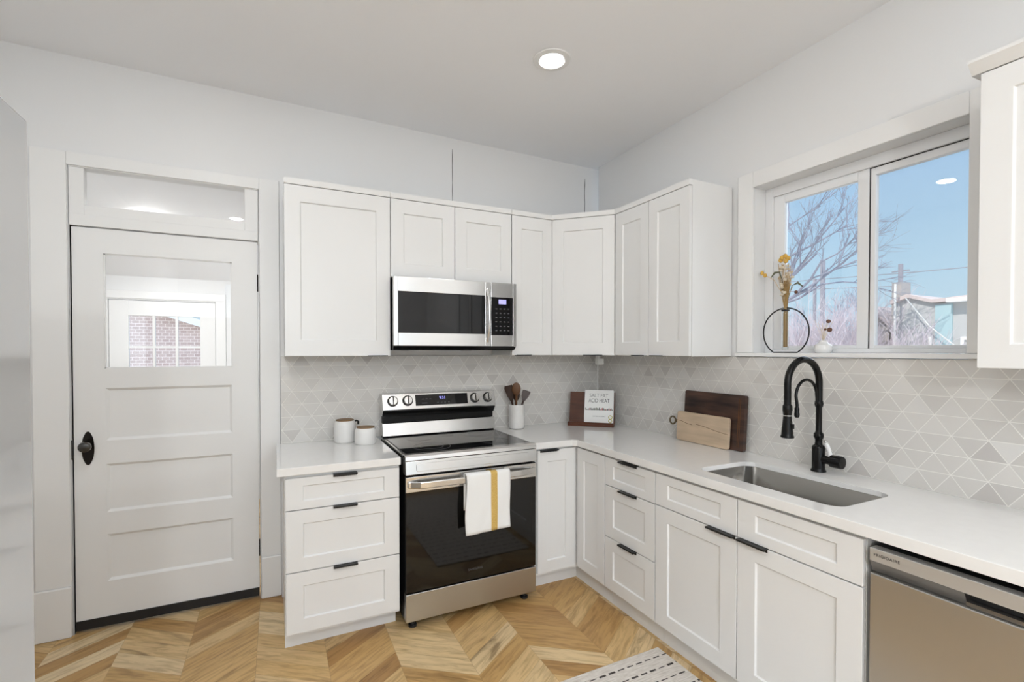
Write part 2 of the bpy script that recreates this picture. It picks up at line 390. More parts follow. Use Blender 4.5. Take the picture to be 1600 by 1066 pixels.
def frame(O, u, n):
    O = Vector((O[0], O[1], 0)); u = Vector((u[0], u[1], 0)).normalized(); n = Vector((n[0], n[1], 0)).normalized()
    return lambda a, d, z: O+u*a+n*d+Vector((0, 0, z))
def thing(name, label, cat, loc=(0, 0, 0), group=None, local=False):
    o = bpy.data.objects.new(name, None); C.objects.link(o); o.location = loc; o.empty_display_size = .05
    o['label'] = label; o['category'] = cat; o['_base'] = tuple(loc)
    if local: o['_local'] = 1
    if group: o['group'] = group
    return o
def tag(o, label, cat, group=None, kind=None):
    if kind: o['kind'] = kind
    else: o['label'] = label; o['category'] = cat
    if group: o['group'] = group
    return o
def struct(o): o['kind'] = 'structure'; return o
def text_mesh(s, size, mname, name, parent, mtx, extrude=.0004, spacing=1.0, align='CENTER', sx=1):
    cu = bpy.data.curves.new(name, 'FONT'); cu.body = s; cu.size = size; cu.extrude = extrude; cu.align_x = align; cu.align_y = 'CENTER'; cu.space_character = spacing
    to = bpy.data.objects.new(name, cu); C.objects.link(to); bpy.context.view_layer.update()
    me = bpy.data.meshes.new_from_object(to.evaluated_get(bpy.context.evaluated_depsgraph_get()))
    bpy.data.objects.remove(to)
    me.transform(mtx @ Matrix.Diagonal((sx, 1, 1, 1))); me.materials.clear(); me.materials.append(M[mname]); me.name = name
    o = bpy.data.objects.new(name, me); C.objects.link(o)
    base = Vector((0, 0, 0)) if parent.get('_local') else Vector(parent['_base'])
    me.transform(Matrix.Translation(-base)); o.parent = parent; o['_base'] = parent['_base']
    if parent.get('_local'): o['_local'] = 1
    return o
def basis(o, u, v):      # text placed with its x axis along u and its y axis along v, at o
    u = Vector(u).normalized(); v = Vector(v).normalized(); w = u.cross(v)
    m = Matrix(((u.x, v.x, w.x, o[0]), (u.y, v.y, w.y, o[1]), (u.z, v.z, w.z, o[2]), (0, 0, 0, 1))); return m

# ------------------------------------------------------------------ room shell
XL, YF, H = -3.66, -5.6, 2.92
DX0, DX1 = -3.249, -2.401         # door opening
YW = .05                          # plane of the door wall
def ceilz(x): return H-.012*x
b = MB(); b.box(XL-.12, .14, YF-.12, .17, -.12, 0); struct(b.build('floor', 'floor'))
b = MB(); b.hexa([(XL-.12, YF-.12, ceilz(XL)), (.14, YF-.12, H), (.14, .17, H), (XL-.12, .17, ceilz(XL)), (XL-.12, YF-.12, 3.1), (.14, YF-.12, 3.1), (.14, .17, 3.1), (XL-.12, .17, 3.1)])
struct(b.build('ceiling', 'ceil'))
b = MB()
b.box(-2.287, .14, 0, .17, 0, 2.35); b.box(-2.287, .14, YW, .17, 2.35, 3.02)                       # part behind the cabinets
b.box(XL-.12, DX0, YW, .17, 0, 3.02); b.box(DX1, -2.287, YW, .17, 0, 3.02)
b.box(DX0, DX1, YW, .17, 2.42, 3.02)
wb = struct(b.build('wall_back', 'wall'))
for x0, z0, z1, nm in ((-1.203, 2.40, 2.86, 'crack'), (-.098, 2.45, 2.83, 'crack')):
    b = MB(); pts = []
    for k in range(9):
        z = z0+(z1-z0)*k/8; pts.append((x0+random.uniform(-.002, .002), YW-.0005, z))
    b.tube(pts, [.0022, .0022, .002, .0022, .002, .0025, .002, .0032, .001], 5); struct(b.build(nm, 'gray_line', wb))
WY0, WY1, WZ0, WZ1 = -1.388, -2.278, 1.452, 2.335       # window opening in the right wall
b = MB()
b.box(0, .14, WY0, .0, 0, 3.02); b.box(0, .14, YF-.12, WY1, 0, 3.02)
b.box(0, .14, WY1, WY0, 0, WZ0-.022); b.box(0, .14, WY1, WY0, WZ1, 3.02)
struct(b.build('wall_right', 'wall'))
b = MB(); b.box(XL-.12, XL, YF-.12, YW, 0, 3.05); struct(b.build('wall_left', 'wall'))
b = MB(); b.box(XL, -3.1, YF-.12, YF, 0, 3.0); b.box(-.5, 0, YF-.12, YF, 0, 3.0); b.box(-3.1, -.5, YF-.12, YF, 0, .25); b.box(-3.1, -.5, YF-.12, YF, 2.6, 3.0)
struct(b.build('wall_front', 'wall'))
w2 = MB()
for x0, x1, z0, z1 in ((-3.1, -.5, .25, .31), (-3.1, -.5, 2.54, 2.6), (-3.1, -3.04, .31, 2.54), (-.56, -.5, .31, 2.54), (-1.84, -1.76, .31, 2.54)): w2.box(x0, x1, YF-.09, YF-.03, z0, z1)
w2 = struct(w2.build('window_fill', 'vinyl', bevel=.004)); b = MB(); b.box(-3.04, -.56, YF-.062, YF-.058, .31, 2.54); b.build('pane', 'glass', w2)  # unseen rear window, made large to admit fill daylight
# backsplash
b = MB(); b.box(-2.285, 0, -.008, 0, .914, 1.4315); struct(b.build('wall_backsplash_back', 'tile_b'))
b = MB(); b.box(-.008, 0, -3.35, -.008, .914, 1.4295); struct(b.build('wall_backsplash_right', 'tile_r'))
b = MB(); b.tube([(-.0095, -.0095, .915), (-.0095, -.0095, 1.43)], .003, 8); struct(b.build('trim_caulk', 'trim'))
# baseboard on the left wall
b = MB(); b.box(XL, XL+.016, -5.6, -3.2, 0, .14); b.box(XL, XL+.016, -2.1, .04, 0, .14); struct(b.build('baseboard_left', 'trim', bevel=.003))
# ------------------------------------------------------------------ door casing with plinth blocks and transom
b = MB()
b.box(-3.395, -3.256, .036, YW, .26, 2.47); b.box(-2.394, -2.289, .036, YW, .245, 2.47)
b.box(-3.256, -2.394, .036, YW, 2.405, 2.47)
struct(b.build('trim_door_casing', 'trim', bevel=.003))
b = MB(); b.box(-3.40, -3.254, .026, YW, 0, .26); b.box(-2.396, -2.288, .026, YW, 0, .245); struct(b.build('trim_plinth_block', 'trim', bevel=.006))
# jambs, lintel and transom sash
b = MB()
b.box(DX0-.006, DX0, .05, .17, 0, 2.405); b.box(DX1, DX1+.006, .05, .17, 0, 2.405)
b.box(DX0, DX1, .046, .17, 2.105, 2.16)
b.box(DX0, DX1, .046, .12, 2.40, 2.42)
b.box(DX0, -3.19, .05, .10, 2.16, 2.40); b.box(-2.468, DX1, .05, .10, 2.16, 2.40); b.box(-3.19, -2.468, .05, .10, 2.16, 2.212)
fr = struct(b.build('window_3', 'trim', bevel=.002))
b = MB(); b.box(-3.19, -2.468, .078, .081, 2.212, 2.40); b.build('pane', 'glass', fr)
# ------------------------------------------------------------------ door
b = MB(); FD = frame((0, .10), (1, 0), (0, -1))       # face at y=.06
L0, L1 = -3.245, -2.406; S0, S1 = -3.117, -2.537
zb = [(.06, .246), (.496, .611), (.869, .989), (1.268, 1.370), (1.972, 2.099)]
b.fbox(FD, L0, S0, 0, .04, .06, 2.099); b.fbox(FD, S1, L1, 0, .04, .06, 2.099)
for z0, z1 in zb: b.fbox(FD, S0, S1, 0, .04, z0, z1)
d1 = struct(b.build('door_1', 'door'))
b = MB()
for z0, z1 in ((.246, .496), (.611, .869), (.989, 1.268)):
    b.shaker(FD, S0, S1, z0, z1, t=.0395, ra=.002, rz=.0015, rec=.012, bev=.013)
b.build('panel', 'door', d1)
b = MB(); b.box(S0, S1, .083, .086, 1.37, 1.972); b.build('pane', 'glass', d1)
b = MB(); b.box(S0, S1, .066, .072, 1.37, 1.376); b.box(S0, S1, .066, .072, 1.966, 1.972); b.box(S0, S0+.005, .066, .072, 1.37, 1.972); b.box(S1-.005, S1, .066, .072, 1.37, 1.972); b.build('glass_stop', 'door', d1)
b = MB(); b.box(L0+.002, L1-.002, .054, .10, .014, .062); sw = b.build('sweep', 'black_matte', d1); sw['label'] = 'black rubber door sweep'
b = MB()
poly = [(-3.188+.026*math.cos(t)*(1 if abs(math.sin(t)) < .7 else .92), .957+.088*math.sin(t)) for t in [2*math.pi*k/28 for k in range(28)]]
b.fprism(FD, poly, .04, .045); es = b.build('escutcheon', 'bronze', d1, bevel=.002); es['label'] = 'dark oval knob plate'
b = MB(); RX = Matrix.Rotation(math.pi/2, 4, 'X')
b.lathe([(.008, 0), (.008, .02), (.012, .026), (.024, .034), (.028, .046), (.026, .056), (.016, .063), (.001, .065)], (-3.188, .055, .972), 24, RX)
kn = b.build('knob', 'knob_glass', d1, smooth=True); kn['label'] = 'smoky glass door knob'
for z0 in (1.81, .25):
    b = MB(); b.tube([(-2.4035, .056, z0), (-2.4035, .056, z0+.1)], .0045, 8); b.build('hinge', 'bronze', d1)
b = MB(); b.box(-3.252, -3.247, .048, .056, .905, 1.005); b.build('strike_plate', 'bronze', fr)

# ------------------------------------------------------------------ entry porch seen through the door glass
b = MB(); b.box(-4.12, -2.23, .17, 2.32, -.12, 0); struct(b.build('floor_porch', 'floor'))
b = MB(); b.hexa([(-4.12, .17, 2.62), (-2.23, .17, 2.62), (-2.23, 2.32, 2.10), (-4.12, 2.32, 2.10), (-4.12, .17, 2.7), (-2.23, .17, 2.7), (-2.23, 2.32, 2.2), (-4.12, 2.32, 2.2)]); struct(b.build('ceiling_porch', 'ceil'))
b = MB(); b.box(-4.12, -4.0, .17, 2.32, 0, .8); b.box(-4.12, -4.0, .17, .4, .8, 2.6); b.box(-4.12, -4.0, 1.9, 2.32, .8, 2.2)
b.hexa([(-4.12, .4, 1.95), (-4.0, .4, 1.95), (-4.0, 1.9, 1.95), (-4.12, 1.9, 1.95), (-4.12, .4, 2.6), (-4.0, .4, 2.6), (-4.0, 1.9, 2.25), (-4.12, 1.9, 2.25)]); struct(b.build('wall_porch_left', 'wall'))
b = MB(); b.box(-4.07, -4.03, .4, 1.9, .8, .85); b.box(-4.07, -4.03, .4, 1.9, 1.9, 1.95); b.box(-4.07, -4.03, .4, .45, .85, 1.9); b.box(-4.07, -4.03, 1.85, 1.9, .85, 1.9)
w4 = struct(b.build('window_porch_fill', 'vinyl')); b = MB(); b.box(-4.052, -4.048, .45, 1.85, .85, 1.9); b.build('pane', 'glass', w4)  # unseen side window added to let daylight into the porch
b = MB(); b.box(-2.35, -2.23, .17, 2.32, 0, 2.62); struct(b.build('wall_porch_right', 'wall'))
b = MB(); b.box(-4.0, -3.633, 2.2, 2.32, 0, 2.15); b.box(-2.825, -2.35, 2.2, 2.32, 0, 2.15); b.box(-3.633, -2.825, 2.2, 2.32, 1.92, 2.15); struct(b.build('wall_porch_back', 'wall'))
b = MB(); PX0, PX1 = -3.492, -2.951
b.box(-3.63, PX0, 2.215, 2.255, .01, 1.915); b.box(PX1, -2.828, 2.215, 2.255, .01, 1.915); b.box(PX0, PX1, 2.215, 2.255, .01, 1.2); b.box(PX0, PX1, 2.215, 2.255, 1.78, 1.915)
d2 = struct(b.build('door_2', 'door', bevel=.002))
b = MB()
for x in (-3.308, -3.135): b.box(x-.01, x+.01, 2.22, 2.25, 1.2, 1.78)
b.box(PX0, PX1, 2.221, 2.249, 1.49, 1.508); b.build('muntin', 'door', d2)
b = MB(); b.box(PX0, PX1, 2.233, 2.236, 1.2, 1.78); b.build('pane', 'glass', d2)
b = MB(); b.box(-3.72, -3.636, 2.185, 2.2, 0, 1.93); b.box(-2.822, -2.74, 2.185, 2.2, 0, 1.93); b.box(-3.72, -2.74, 2.185, 2.2, 1.93, 2.0); struct(b.build('trim_porch_casing', 'trim', bevel=.003))

# ------------------------------------------------------------------ right window
b = MB()
b.box(-.016, 0, WY0, WY0+.092, 1.452, 2.42); b.box(-.016, 0, WY1-.092, WY1, 1.452, 2.42); b.box(-.016, 0, WY1, WY0, WZ1, 2.42)
struct(b.build('trim_window_casing', 'trim', bevel=.003))
b = MB(); b.box(-.026, .09, WY1-.10, WY0+.10, 1.432, 1.4515); struct(b.build('window_sill', 'trim', bevel=.004))
b = MB(); FX0, FX1 = .085, .135
b.box(FX0, FX1, WY0-.045, WY0, 1.4525, WZ1); b.box(FX0, FX1, WY1, WY1+.03, 1.4525, WZ1)
b.box(FX0, FX1, WY1+.03, WY0-.045, WZ1-.05, WZ1); b.box(FX0, FX1, WY1+.03, WY0-.045, 1.4525, 1.472)
w1 = struct(b.build('window_1', 'vinyl', bevel=.003))
b = MB()   # left sash
b.box(.094, .122, -1.492, WY0-.045, 1.472, 2.285); b.box(.094, .122, -1.892, -1.845, 1.472, 2.285); b.box(.094, .122, -1.845, -1.492, 2.243, 2.285); b.box(.094, .122, -1.845, -1.492, 1.472, 1.489)
s1 = b.build('sash', 'vinyl', w1, bevel=.003)
b = MB(); b.box(.106, .109, -1.845, -1.492, 1.489, 2.243); b.build('pane', 'glass', s1)
b = MB()   # right sash
b.box(.100, .130, -1.915, -1.893, 1.472, 2.285); b.box(.100, .130, WY1+.03, -1.915, 2.25, 2.285); b.box(.100, .130, WY1+.03, -1.915, 1.472, 1.486)
s2 = b.build('sash', 'vinyl', w1, bevel=.002)
b = MB(); b.box(.114, .1165, WY1+.03, -1.915, 1.486, 2.25); b.box(.126, .1285, WY1+.03, -1.915, 1.486, 2.25); b.build('pane', 'glass', s2)
b = MB(); b.box(.098, .1, -1.8965, -1.8925, 1.474, 2.285); b.box(.098, .1, WY1+.03, -1.8965, 2.281, 2.285); gk = b.build('gasket', 'black_matte', s2); gk['label'] = 'thin black gasket line'

# ------------------------------------------------------------------ ceiling lights
def downlight(x, y, label, k=1.0):
    z = ceilz(x)
    t = thing('ceiling_light', label, 'ceiling light', (x, y, z), 'recessed ceiling lights')
    b = MB(); b.lathe([(.064, -.004), (.066, -.009), (.092, -.006), (.095, -.001), (.095, .0), (.06, .0)], (x, y, z), 40); b.build('trim_ring', 'trim', t, smooth=True)
    b = MB(); b.lathe([(.0, -.0045), (.06, -.0045), (.0635, -.003), (.0635, 0.0)], (x, y, z), 40); b.build('lens', 'lamp', t, smooth=True)
    ld = bpy.data.lights.new('downlight_beam', 'AREA'); ld.shape = 'DISK'; ld.size = .12; ld.energy = LAMP_W*k; ld.color = (.97, .985, 1)
    lo = bpy.data.objects.new('downlight_beam', ld); C.objects.link(lo); lo.parent = t; lo.location = (0, 0, -.012)
downlight(-1.05, -1.03, 'round recessed ceiling light above the range and corner counter', .14)
for x, y, l, k in ((-2.70, -1.03, 'round recessed ceiling light in front of the panelled door', .3), (-1.05, -2.9, 'added fill downlight above the dishwasher side of the room', .08), (-2.70, -2.9, 'added fill downlight beside the refrigerator', .85),
                (-1.05, -4.6, 'added fill downlight near the far window, sink side', 1.6), (-2.70, -4.6, 'added fill downlight near the far window, refrigerator side', 1.6)):  # downlights past the front row are unseen, added to even the light
    downlight(x, y, l, k)
t = thing('fill_pendant', 'added white globe pendant for fill light, unseen behind the viewpoint', 'pendant lamp', (-2.4, -4.6, 1.95))  # unseen pendant added to lift the ceiling and flatten the lighting
b = MB(); b.tube([(-2.4, -4.6, 2.07), (-2.4, -4.6, 2.93)], .004, 8); b.build('cord', 'black_matte', t)
b = MB(); b.lathe([(.05, 2.92), (.05, 2.946)], (-2.4, -4.6, 0), 24); b.build('canopy', 'black_matte', t)
b = MB(); b.blob((-2.4, -4.6, 1.95), .12, .12, .12, 32); b.build('globe', 'globe', t, smooth=True)
pl = bpy.data.lights.new('fill_pendant_bulb', 'POINT'); pl.energy = FILL_PENDANT_W; pl.shadow_soft_size = .05; pl.color = (.96, .98, 1)
po = bpy.data.objects.new('fill_pendant_bulb', pl); C.objects.link(po); po.parent = t
pl = bpy.data.lights.new('porch_fill', 'AREA'); pl.shape = 'DISK'; pl.size = .25; pl.energy = 16
plo = bpy.data.objects.new('porch_fill', pl); C.objects.link(plo); plo.location = (-3.1, 1.1, 2.34)
t = thing('porch_fill_light', 'added flush round fill lamp on the sloped porch ceiling', 'ceiling light', (-3.1, 1.1, 2.395)); plo.parent = t; plo.location = (0, 0, -.06)  # unseen lamp added to brighten the porch
b = MB(); b.lathe([(.0, -.05), (.1, -.045), (.13, -.02), (.13, .01)], (-3.1, 1.1, 2.395), 24); b.build('lamp_shade', 'lamp', t, smooth=True)

# ------------------------------------------------------------------ cabinets
FB = frame((0, -.637), (1, 0), (0, -1))        # left base run, box front plane
FBc = frame((0, -.613), (1, 0), (0, -1))       # corner base, back run
FR = frame((-.613, 0), (0, -1), (-1, 0))       # right base run, a = -y
def pull_top(F, a0, a1, z, parent, label=None):
    b = MB(); b.fbox(F, a0, a1, .006, .042, z+.0005, z+.0035); b.fbox(F, a0, a1, .0395, .0425, z-.004, z+.0035); b.fbox(F, a0, a1, .0192, .0212, z-.012, z+.0005)
    return b.build('handle', 'pull', parent, bevel=.0006)
def pull_bottom(F, a0, a1, z, parent):
    b = MB(); b.fbox(F, a0, a1, .004, .032, z-.0035, z-.0005); b.fbox(F, a0, a1, .0300, .0325, z-.0035, z+.002)
    return b.build('handle', 'pull', parent, bevel=.0006)
def base_unit(name, label, F, a0, a1, depth, loc, hollow=False, toe=.072):
    t = thing(name, label, 'cabinet', loc)
    b = MB()
    if hollow:
        b.fbox(F, a0, a0+.016, -depth, 0, .1, .874); b.fbox(F, a1-.016, a1, -depth, 0, .1, .874); b.fbox(F, a0+.016, a1-.016, -depth, -.0, .1, .118); b.fbox(F, a0+.016, a1-.016, -.018, 0, .695, .71); b.fbox(F, a0+.016, a1-.016, -depth, -depth+.012, .118, .874); b.fbox(F, a0+.016, a1-.016, -.016, 0, .85, .874)
    else: b.fbox(F, a0, a1, -depth, 0, .1, .874)
    b.build('body', 'cab', t)
    b = MB(); b.fbox(F, a0, a1, -depth+.02, -toe, 0, .1); b.build('toe_kick', 'cab', t)
    return t
def front(kind, F, a0, a1, z0, z1, parent, ra=.072, rz=.066):
    b = MB(); b.shaker(F, a0, a1, z0, z1, ra=ra, rz=rz); return b.build(kind, 'cab', parent, bevel=.0012)

# left drawer base
t = base_unit('base_cabinet', 'white three-drawer base cabinet left of the range', FB, -2.279, -1.738, .629, (-2.008, -.637, 0), toe=.092)
for z0, z1, rz in ((.708, .858, .038), (.412, .703, .064), (.117, .407, .066)):
    d = front('drawer', FB, -2.275, -1.741, z0, z1, t, ra=.076, rz=rz); pull_top(FB, -2.063, -1.951, z1, d)
# corner base
t = thing('base_cabinet', 'white corner base cabinet with an inward folded pair of doors', 'cabinet', (-.4, -.4, 0))
b = MB(); b.prism([(-.933, -.613), (-.613, -.613), (-.613, -.920), (-.010, -.920), (-.010, -.010), (-.933, -.010)], .1, .874); b.build('body', 'cab', t)
b = MB(); b.prism([(-.933, -.543), (-.570, -.543), (-.570, -.920), (-.03, -.920), (-.03, -.03), (-.933, -.03)], 0, .1); b.build('toe_kick', 'cab', t)
d = front('door', FBc, -.906, -.640, .119, .862, t, ra=.066, rz=.070); pull_top(FBc, -.890, -.770, .862, d)
front('door', FR, .646, .918, .119, .862, t, ra=.066, rz=.070)
# drawer stack
t = base_unit('base_cabinet', 'narrow white three-drawer base cabinet between the corner doors and the sink cabinet', FR, .922, 1.325, .603, (-.613, -1.12, 0), toe=.043)
for z0, z1, rz in ((.706, .860, .040), (.414, .701, .064), (.119, .409, .066)):
    d = front('drawer', FR, .925, 1.323, z0, z1, t, ra=.07, rz=rz); pull_top(FR, 1.062, 1.192, z1, d)
# sink base
t = base_unit('base_cabinet', 'wide white double-door base cabinet under the sink', FR, 1.327, 2.262, .603, (-.613, -1.79, 0), hollow=True, toe=.043)
for a0, a1, h0, h1 in ((1.329, 1.793, 1.652, 1.787), (1.797, 2.260, 1.806, 1.930)):
    front('false_drawer_front', FR, a0, a1, .708, .860, t, ra=.08, rz=.042)
    d = front('door', FR, a0, a1, .119, .703, t, ra=.08, rz=.068); pull_top(FR, h0, h1, .703, d)
# end base beyond the dishwasher (right frame edge)
t = base_unit('base_cabinet', 'white base cabinet at the right end of the counter past the dishwasher', FR, 2.885, 3.33, .603, (-.613, -3.1, 0), toe=.043)
d = front('door', FR, 2.888, 3.327, .119, .860, t); pull_top(FR, 3.17, 3.30, .860, d)

# counters
b = MB(); b.box(-2.312, -1.736, -.672, -.0085, .8755, .914)
tag(b.build('countertop', 'quartz', bevel=.0025, loc=(-2.02, -.34, .8755)), 'short white quartz countertop left of the range', 'countertop')
def rrect(x0, x1, y0, y1, r, n=6):
    P = []
    for cx, cy, a in ((x1-r, y1-r, 0), (x0+r, y1-r, 90), (x0+r, y0+r, 180), (x1-r, y0+r, 270)):
        for k in range(n+1):
            t_ = math.radians(a+90*k/n); P.append((cx+r*math.cos(t_), cy+r*math.sin(t_)))
    return P
SX0, SX1, SY0, SY1 = -.553, -.200, -2.140, -1.512
hole = rrect(SX0, SX1, SY0, SY1, .055)
outer = [(-.936, -.0085), (-.936, -.650), (-.672, -.650), (-.650, -.672), (-.650, -3.35), (-.0085, -3.35), (-.0085, -.0085)]
bm = bmesh.new()
def loopv(P, z):
    vs = [bm.verts.new((x, y, z)) for x, y in P]; es = [bm.edges.new((vs[i], vs[(i+1) % len(vs)])) for i in range(len(vs))]; return vs, es
allv = {}
for z in (.8755, .914):
    vo, eo = loopv(outer, z); vh, eh = loopv(hole, z); bmesh.ops.triangle_fill(bm, edges=eo+eh, use_beauty=True); allv[z] = (vo, vh)
for k in (0, 1):
    lo, hi = allv[.8755][k], allv[.914][k]
    for i in range(len(lo)): bm.faces.new([lo[i], lo[(i+1) % len(lo)], hi[(i+1) % len(lo)], hi[i]])
b = MB(); b.bm.free(); b.bm = bm
tag(b.build('countertop', 'quartz', bevel=.002, loc=(-.6, -1.6, .8755)), 'long L-shaped white quartz countertop holding the sink', 'countertop')
# sink
t = thing('sink', 'rectangular stainless undermount sink set in the white counter', 'sink', (-.377, -1.826, .66))
b = MB(); rings = []
for inset, z, r in ((.0005, .893, .0545), (.002, .892, .054), (.004, .72, .054), (.006, .69, .055), (.022, .672, .05), (.05, .668, .035)):
    rings.append([b.bm.verts.new((x, y, z)) for x, y in rrect(SX0+inset, SX1-inset, SY0+inset, SY1-inset, r)])
for A, B in zip(rings, rings[1:]):
    for i in range(len(A)): b._f([A[i], A[(i+1) % len(A)], B[(i+1) % len(A)], B[i]])
b._f(rings[-1])
o = b.build('basin', 'sink', t, smooth=True, auto=60); o.modifiers.new('thick', 'SOLIDIFY').thickness = .0012
b = MB(); b.lathe([(.0, .6705), (.03, .6705), (.032, .673), (.045, .672), (.047, .669)], (-.30, -1.826, 0), 28); b.build('drain', 'chrome', t, smooth=True)

# ------------------------------------------------------------------ upper cabinets
UB, UT, UD = 1.432, 2.345, 2.379
FU = frame((0, -.31), (1, 0), (0, -1)); FUR = frame((-.31, 0), (0, -1), (-1, 0))
def upper(label, F, a0, a1, loc, z0=UB, depth=.302, name='wall_cabinet', crown=True, c0=0, c1=0):
    t = thing(name, label, 'cabinet', loc)
    b = MB(); b.fbox(F, a0, a1, -depth, 0, z0, UD-.002); b.build('body', 'cab', t, bevel=.001)
    if crown:
        b = MB(); b.aprism(F, [(0, UT+.003), (.0205, UT+.003), (.0225, UT+.008), (.0225, UD), (0, UD)], a0-c0, a1+c1); b.build('top_moulding', 'cab', t)
    return t
t = upper('tall white wall cabinet at the left end, beside the door', FU, -2.268, -1.713, (-1.99, -.31, UB))
d = front('door', FU, -2.266, -1.715, UB+.003, UT, t, ra=.076, rz=.085); pull_bottom(FU, -1.843, -1.731, UB+.003, d)
t = upper('short white two-door wall cabinet above the microwave', FU, -1.711, -.932, (-1.32, -.31, 1.89), z0=1.890)
d = front('door', FU, -1.709, -1.322, 1.893, UT, t, ra=.074, rz=.08); pull_bottom(FU, -1.475, -1.345, 1.893, d)
d = front('door', FU, -1.318, -.934, 1.893, UT, t, ra=.074, rz=.08); pull_bottom(FU, -1.290, -1.175, 1.893, d)
t = upper('narrow white wall cabinet just right of the microwave', FU, -.930, -.623, (-.78, -.31, UB))
d = front('door', FU, -.928, -.626, UB+.003, UT, t, ra=.07, rz=.08); pull_bottom(FU, -.900, -.790, UB+.003, d)
FDg = frame((-.621, -.31), (1, -1), (-1, -1)); DL = .438
t = thing('wall_cabinet', 'white diagonal corner wall cabinet with one wide door', 'cabinet', (-.3, -.3, UB))
b = MB(); b.prism([(-.621, -.010), (-.621, -.31), (-.311, -.62), (-.010, -.62), (-.010, -.010)], UB, UD-.002); b.build('body', 'cab', t)
b = MB(); b.aprism(FDg, [(0, UT+.003), (.0205, UT+.003), (.0225, UT+.008), (.0225, UD), (0, UD)], .012, DL-.012); b.build('top_moulding', 'cab', t)
d = front('door', FDg, .012, DL-.012, UB+.003, UT, t, ra=.074, rz=.08); pull_bottom(FDg, .225, .35, UB+.003, d)
t = upper('white two-door wall cabinet beside the window, next to the corner', FUR, .624, 1.252, (-.31, -.94, UB))
d = front('door', FUR, .628, .934, UB+.003, UT, t, ra=.07, rz=.08); pull_bottom(FUR, .80, .912, UB+.003, d)
d = front('door', FUR, .938, 1.249, UB+.003, UT, t, ra=.07, rz=.08); pull_bottom(FUR, .958, 1.068, UB+.003, d)
# foreground wall cabinet right of the window
t = thing('wall_cabinet', 'white wall cabinet with crown moulding at the right picture edge, past the window', 'cabinet', (-.31, -2.8, 1.408))
b = MB(); b.fbox(FUR, 2.420, 3.20, -.302, 0, 1.408, 2.34); b.build('body', 'cab', t, bevel=.002)
for a0, a1 in ((2.421, 2.808), (2.812, 3.199)): 
    d = front('door', FUR, a0, a1, 1.409, 2.325, t, ra=.075, rz=.072); pull_bottom(FUR, (a0+.25 if a0 < 2.5 else a0+.02), (a0+.36 if a0 < 2.5 else a0+.13), 1.409, d)
b = MB(); b.aprism(FUR, [(-.302, 2.34), (.0, 2.328), (.022, 2.328), (.030, 2.337), (.050, 2.358), (.050, 2.368), (-.302, 2.368)], 2.400, 3.22); b.build('crown_moulding', 'cab', t)

# ------------------------------------------------------------------ microwave
t = thing('microwave', 'stainless over-the-range microwave with black glass door', 'microwave', (-1.33, -.2, 1.465))
FM = frame((0, -.375), (1, 0), (0, -1)); m0, m1 = -1.711, -.934
b = MB(); b.box(m0+.004, m1-.004, -.375, -.0095, 1.466, 1.888); b.build('body', 'black', t)
def framed(b, F, a0, a1, z0, z1, i0, i1, j0, j1, d0, d1):
    b.fbox(F, a0, i0, d0, d1, z0, z1); b.fbox(F, i1, a1, d0, d1, z0, z1); b.fbox(F, i0, i1, d0, d1, z0, j0); b.fbox(F, i0, i1, d0, d1, j1, z1)
b = MB(); framed(b, FM, m0, -1.114, 1.492, 1.888, -1.686, -1.148, 1.567, 1.803, .002, .027); dr = b.build('door', 'steel', t, bevel=.002)
b = MB(); b.fbox(FM, -1.687, -1.147, .004, .0255, 1.566, 1.804); b.build('window', 'black_glass', dr)
b = MB(); pts = []
for k in range(13):
    s_ = k/12; pts.append((-1.135, -.402-.034*math.sin(math.pi*s_)**.6, 1.520+.325*s_))
b.tube(pts, .0095, 12); b.build('handle', 'steel', dr, smooth=True)
b = MB(); framed(b, FM, -1.111, m1, 1.492, 1.888, -1.109, -.958, 1.56, 1.797, .002, .027); cp = b.build('control_panel', 'steel', t, bevel=.0015)
b = MB(); b.fbox(FM, -1.1095, -.957, .004, .0262, 1.559, 1.798); b.build('keypad', 'black_glass', cp)
b = MB(); b.fbox(FM, -1.058, -1.005, .0263, .0266, 1.755, 1.784); b.build('display', 'led_dim', cp)
for r_ in range(6):
    for c_ in range(4):
        b = MB(); b.fbox(FM, -1.079+c_*.028, -1.067+c_*.028, .0263, .0266, 1.722-r_*.027, 1.728-r_*.027); b.build('button', 'glyph', cp)
b = MB(); b.hexa([FM(m0, .002, 1.470), FM(m1, .002, 1.470), FM(m1, .0, 1.470), FM(m0, .0, 1.470), FM(m0, .022, 1.490), FM(m1, .022, 1.490), FM(m1, .0, 1.490), FM(m0, .0, 1.490)]); b.build('lower_edge', 'black', t)
for x in (-1.60, -1.20):
    b = MB(); b.box(x, x+.16, -.30, -.10, 1.4635, 1.466); b.build('grease_filter', 'steel_soft', t)

# ------------------------------------------------------------------ range
t = thing('range', 'freestanding stainless electric range with black glass oven door', 'range', (-1.33, -.35, 0))
r0, r1 = -1.717, -.947
b = MB(); b.box(r0+.004, r1-.004, -.645, -.03, .045, .905); b.build('body', 'black', t)
FG = frame((0, -.645), (1, 0), (0, -1))
b = MB(); b.box(r0, r1, -.66, -.035, .9055, .917); b.build('cooktop_frame', 'steel', t, bevel=.002)
b = MB(); b.box(r0+.014, r1-.014, -.655, -.089, .9172, .9212); ck = b.build('cooktop', 'black_glass', t, bevel=.001)
for cx, cy, r in ((-1.52, -.50, .105), (-1.13, -.50, .085), (-1.52, -.235, .075), (-1.13, -.235, .10), (-1.33, -.18, .05)):
    for q in ((r,) if r < .1 else (r, r*.62)):
        b = MB(); b.tube([(cx+q*math.cos(2*math.pi*k/40), cy+q*math.sin(2*math.pi*k/40), .9212) for k in range(40)], .0008, 4, closed=True); b.build('burner_ring', 'glyph', ck)
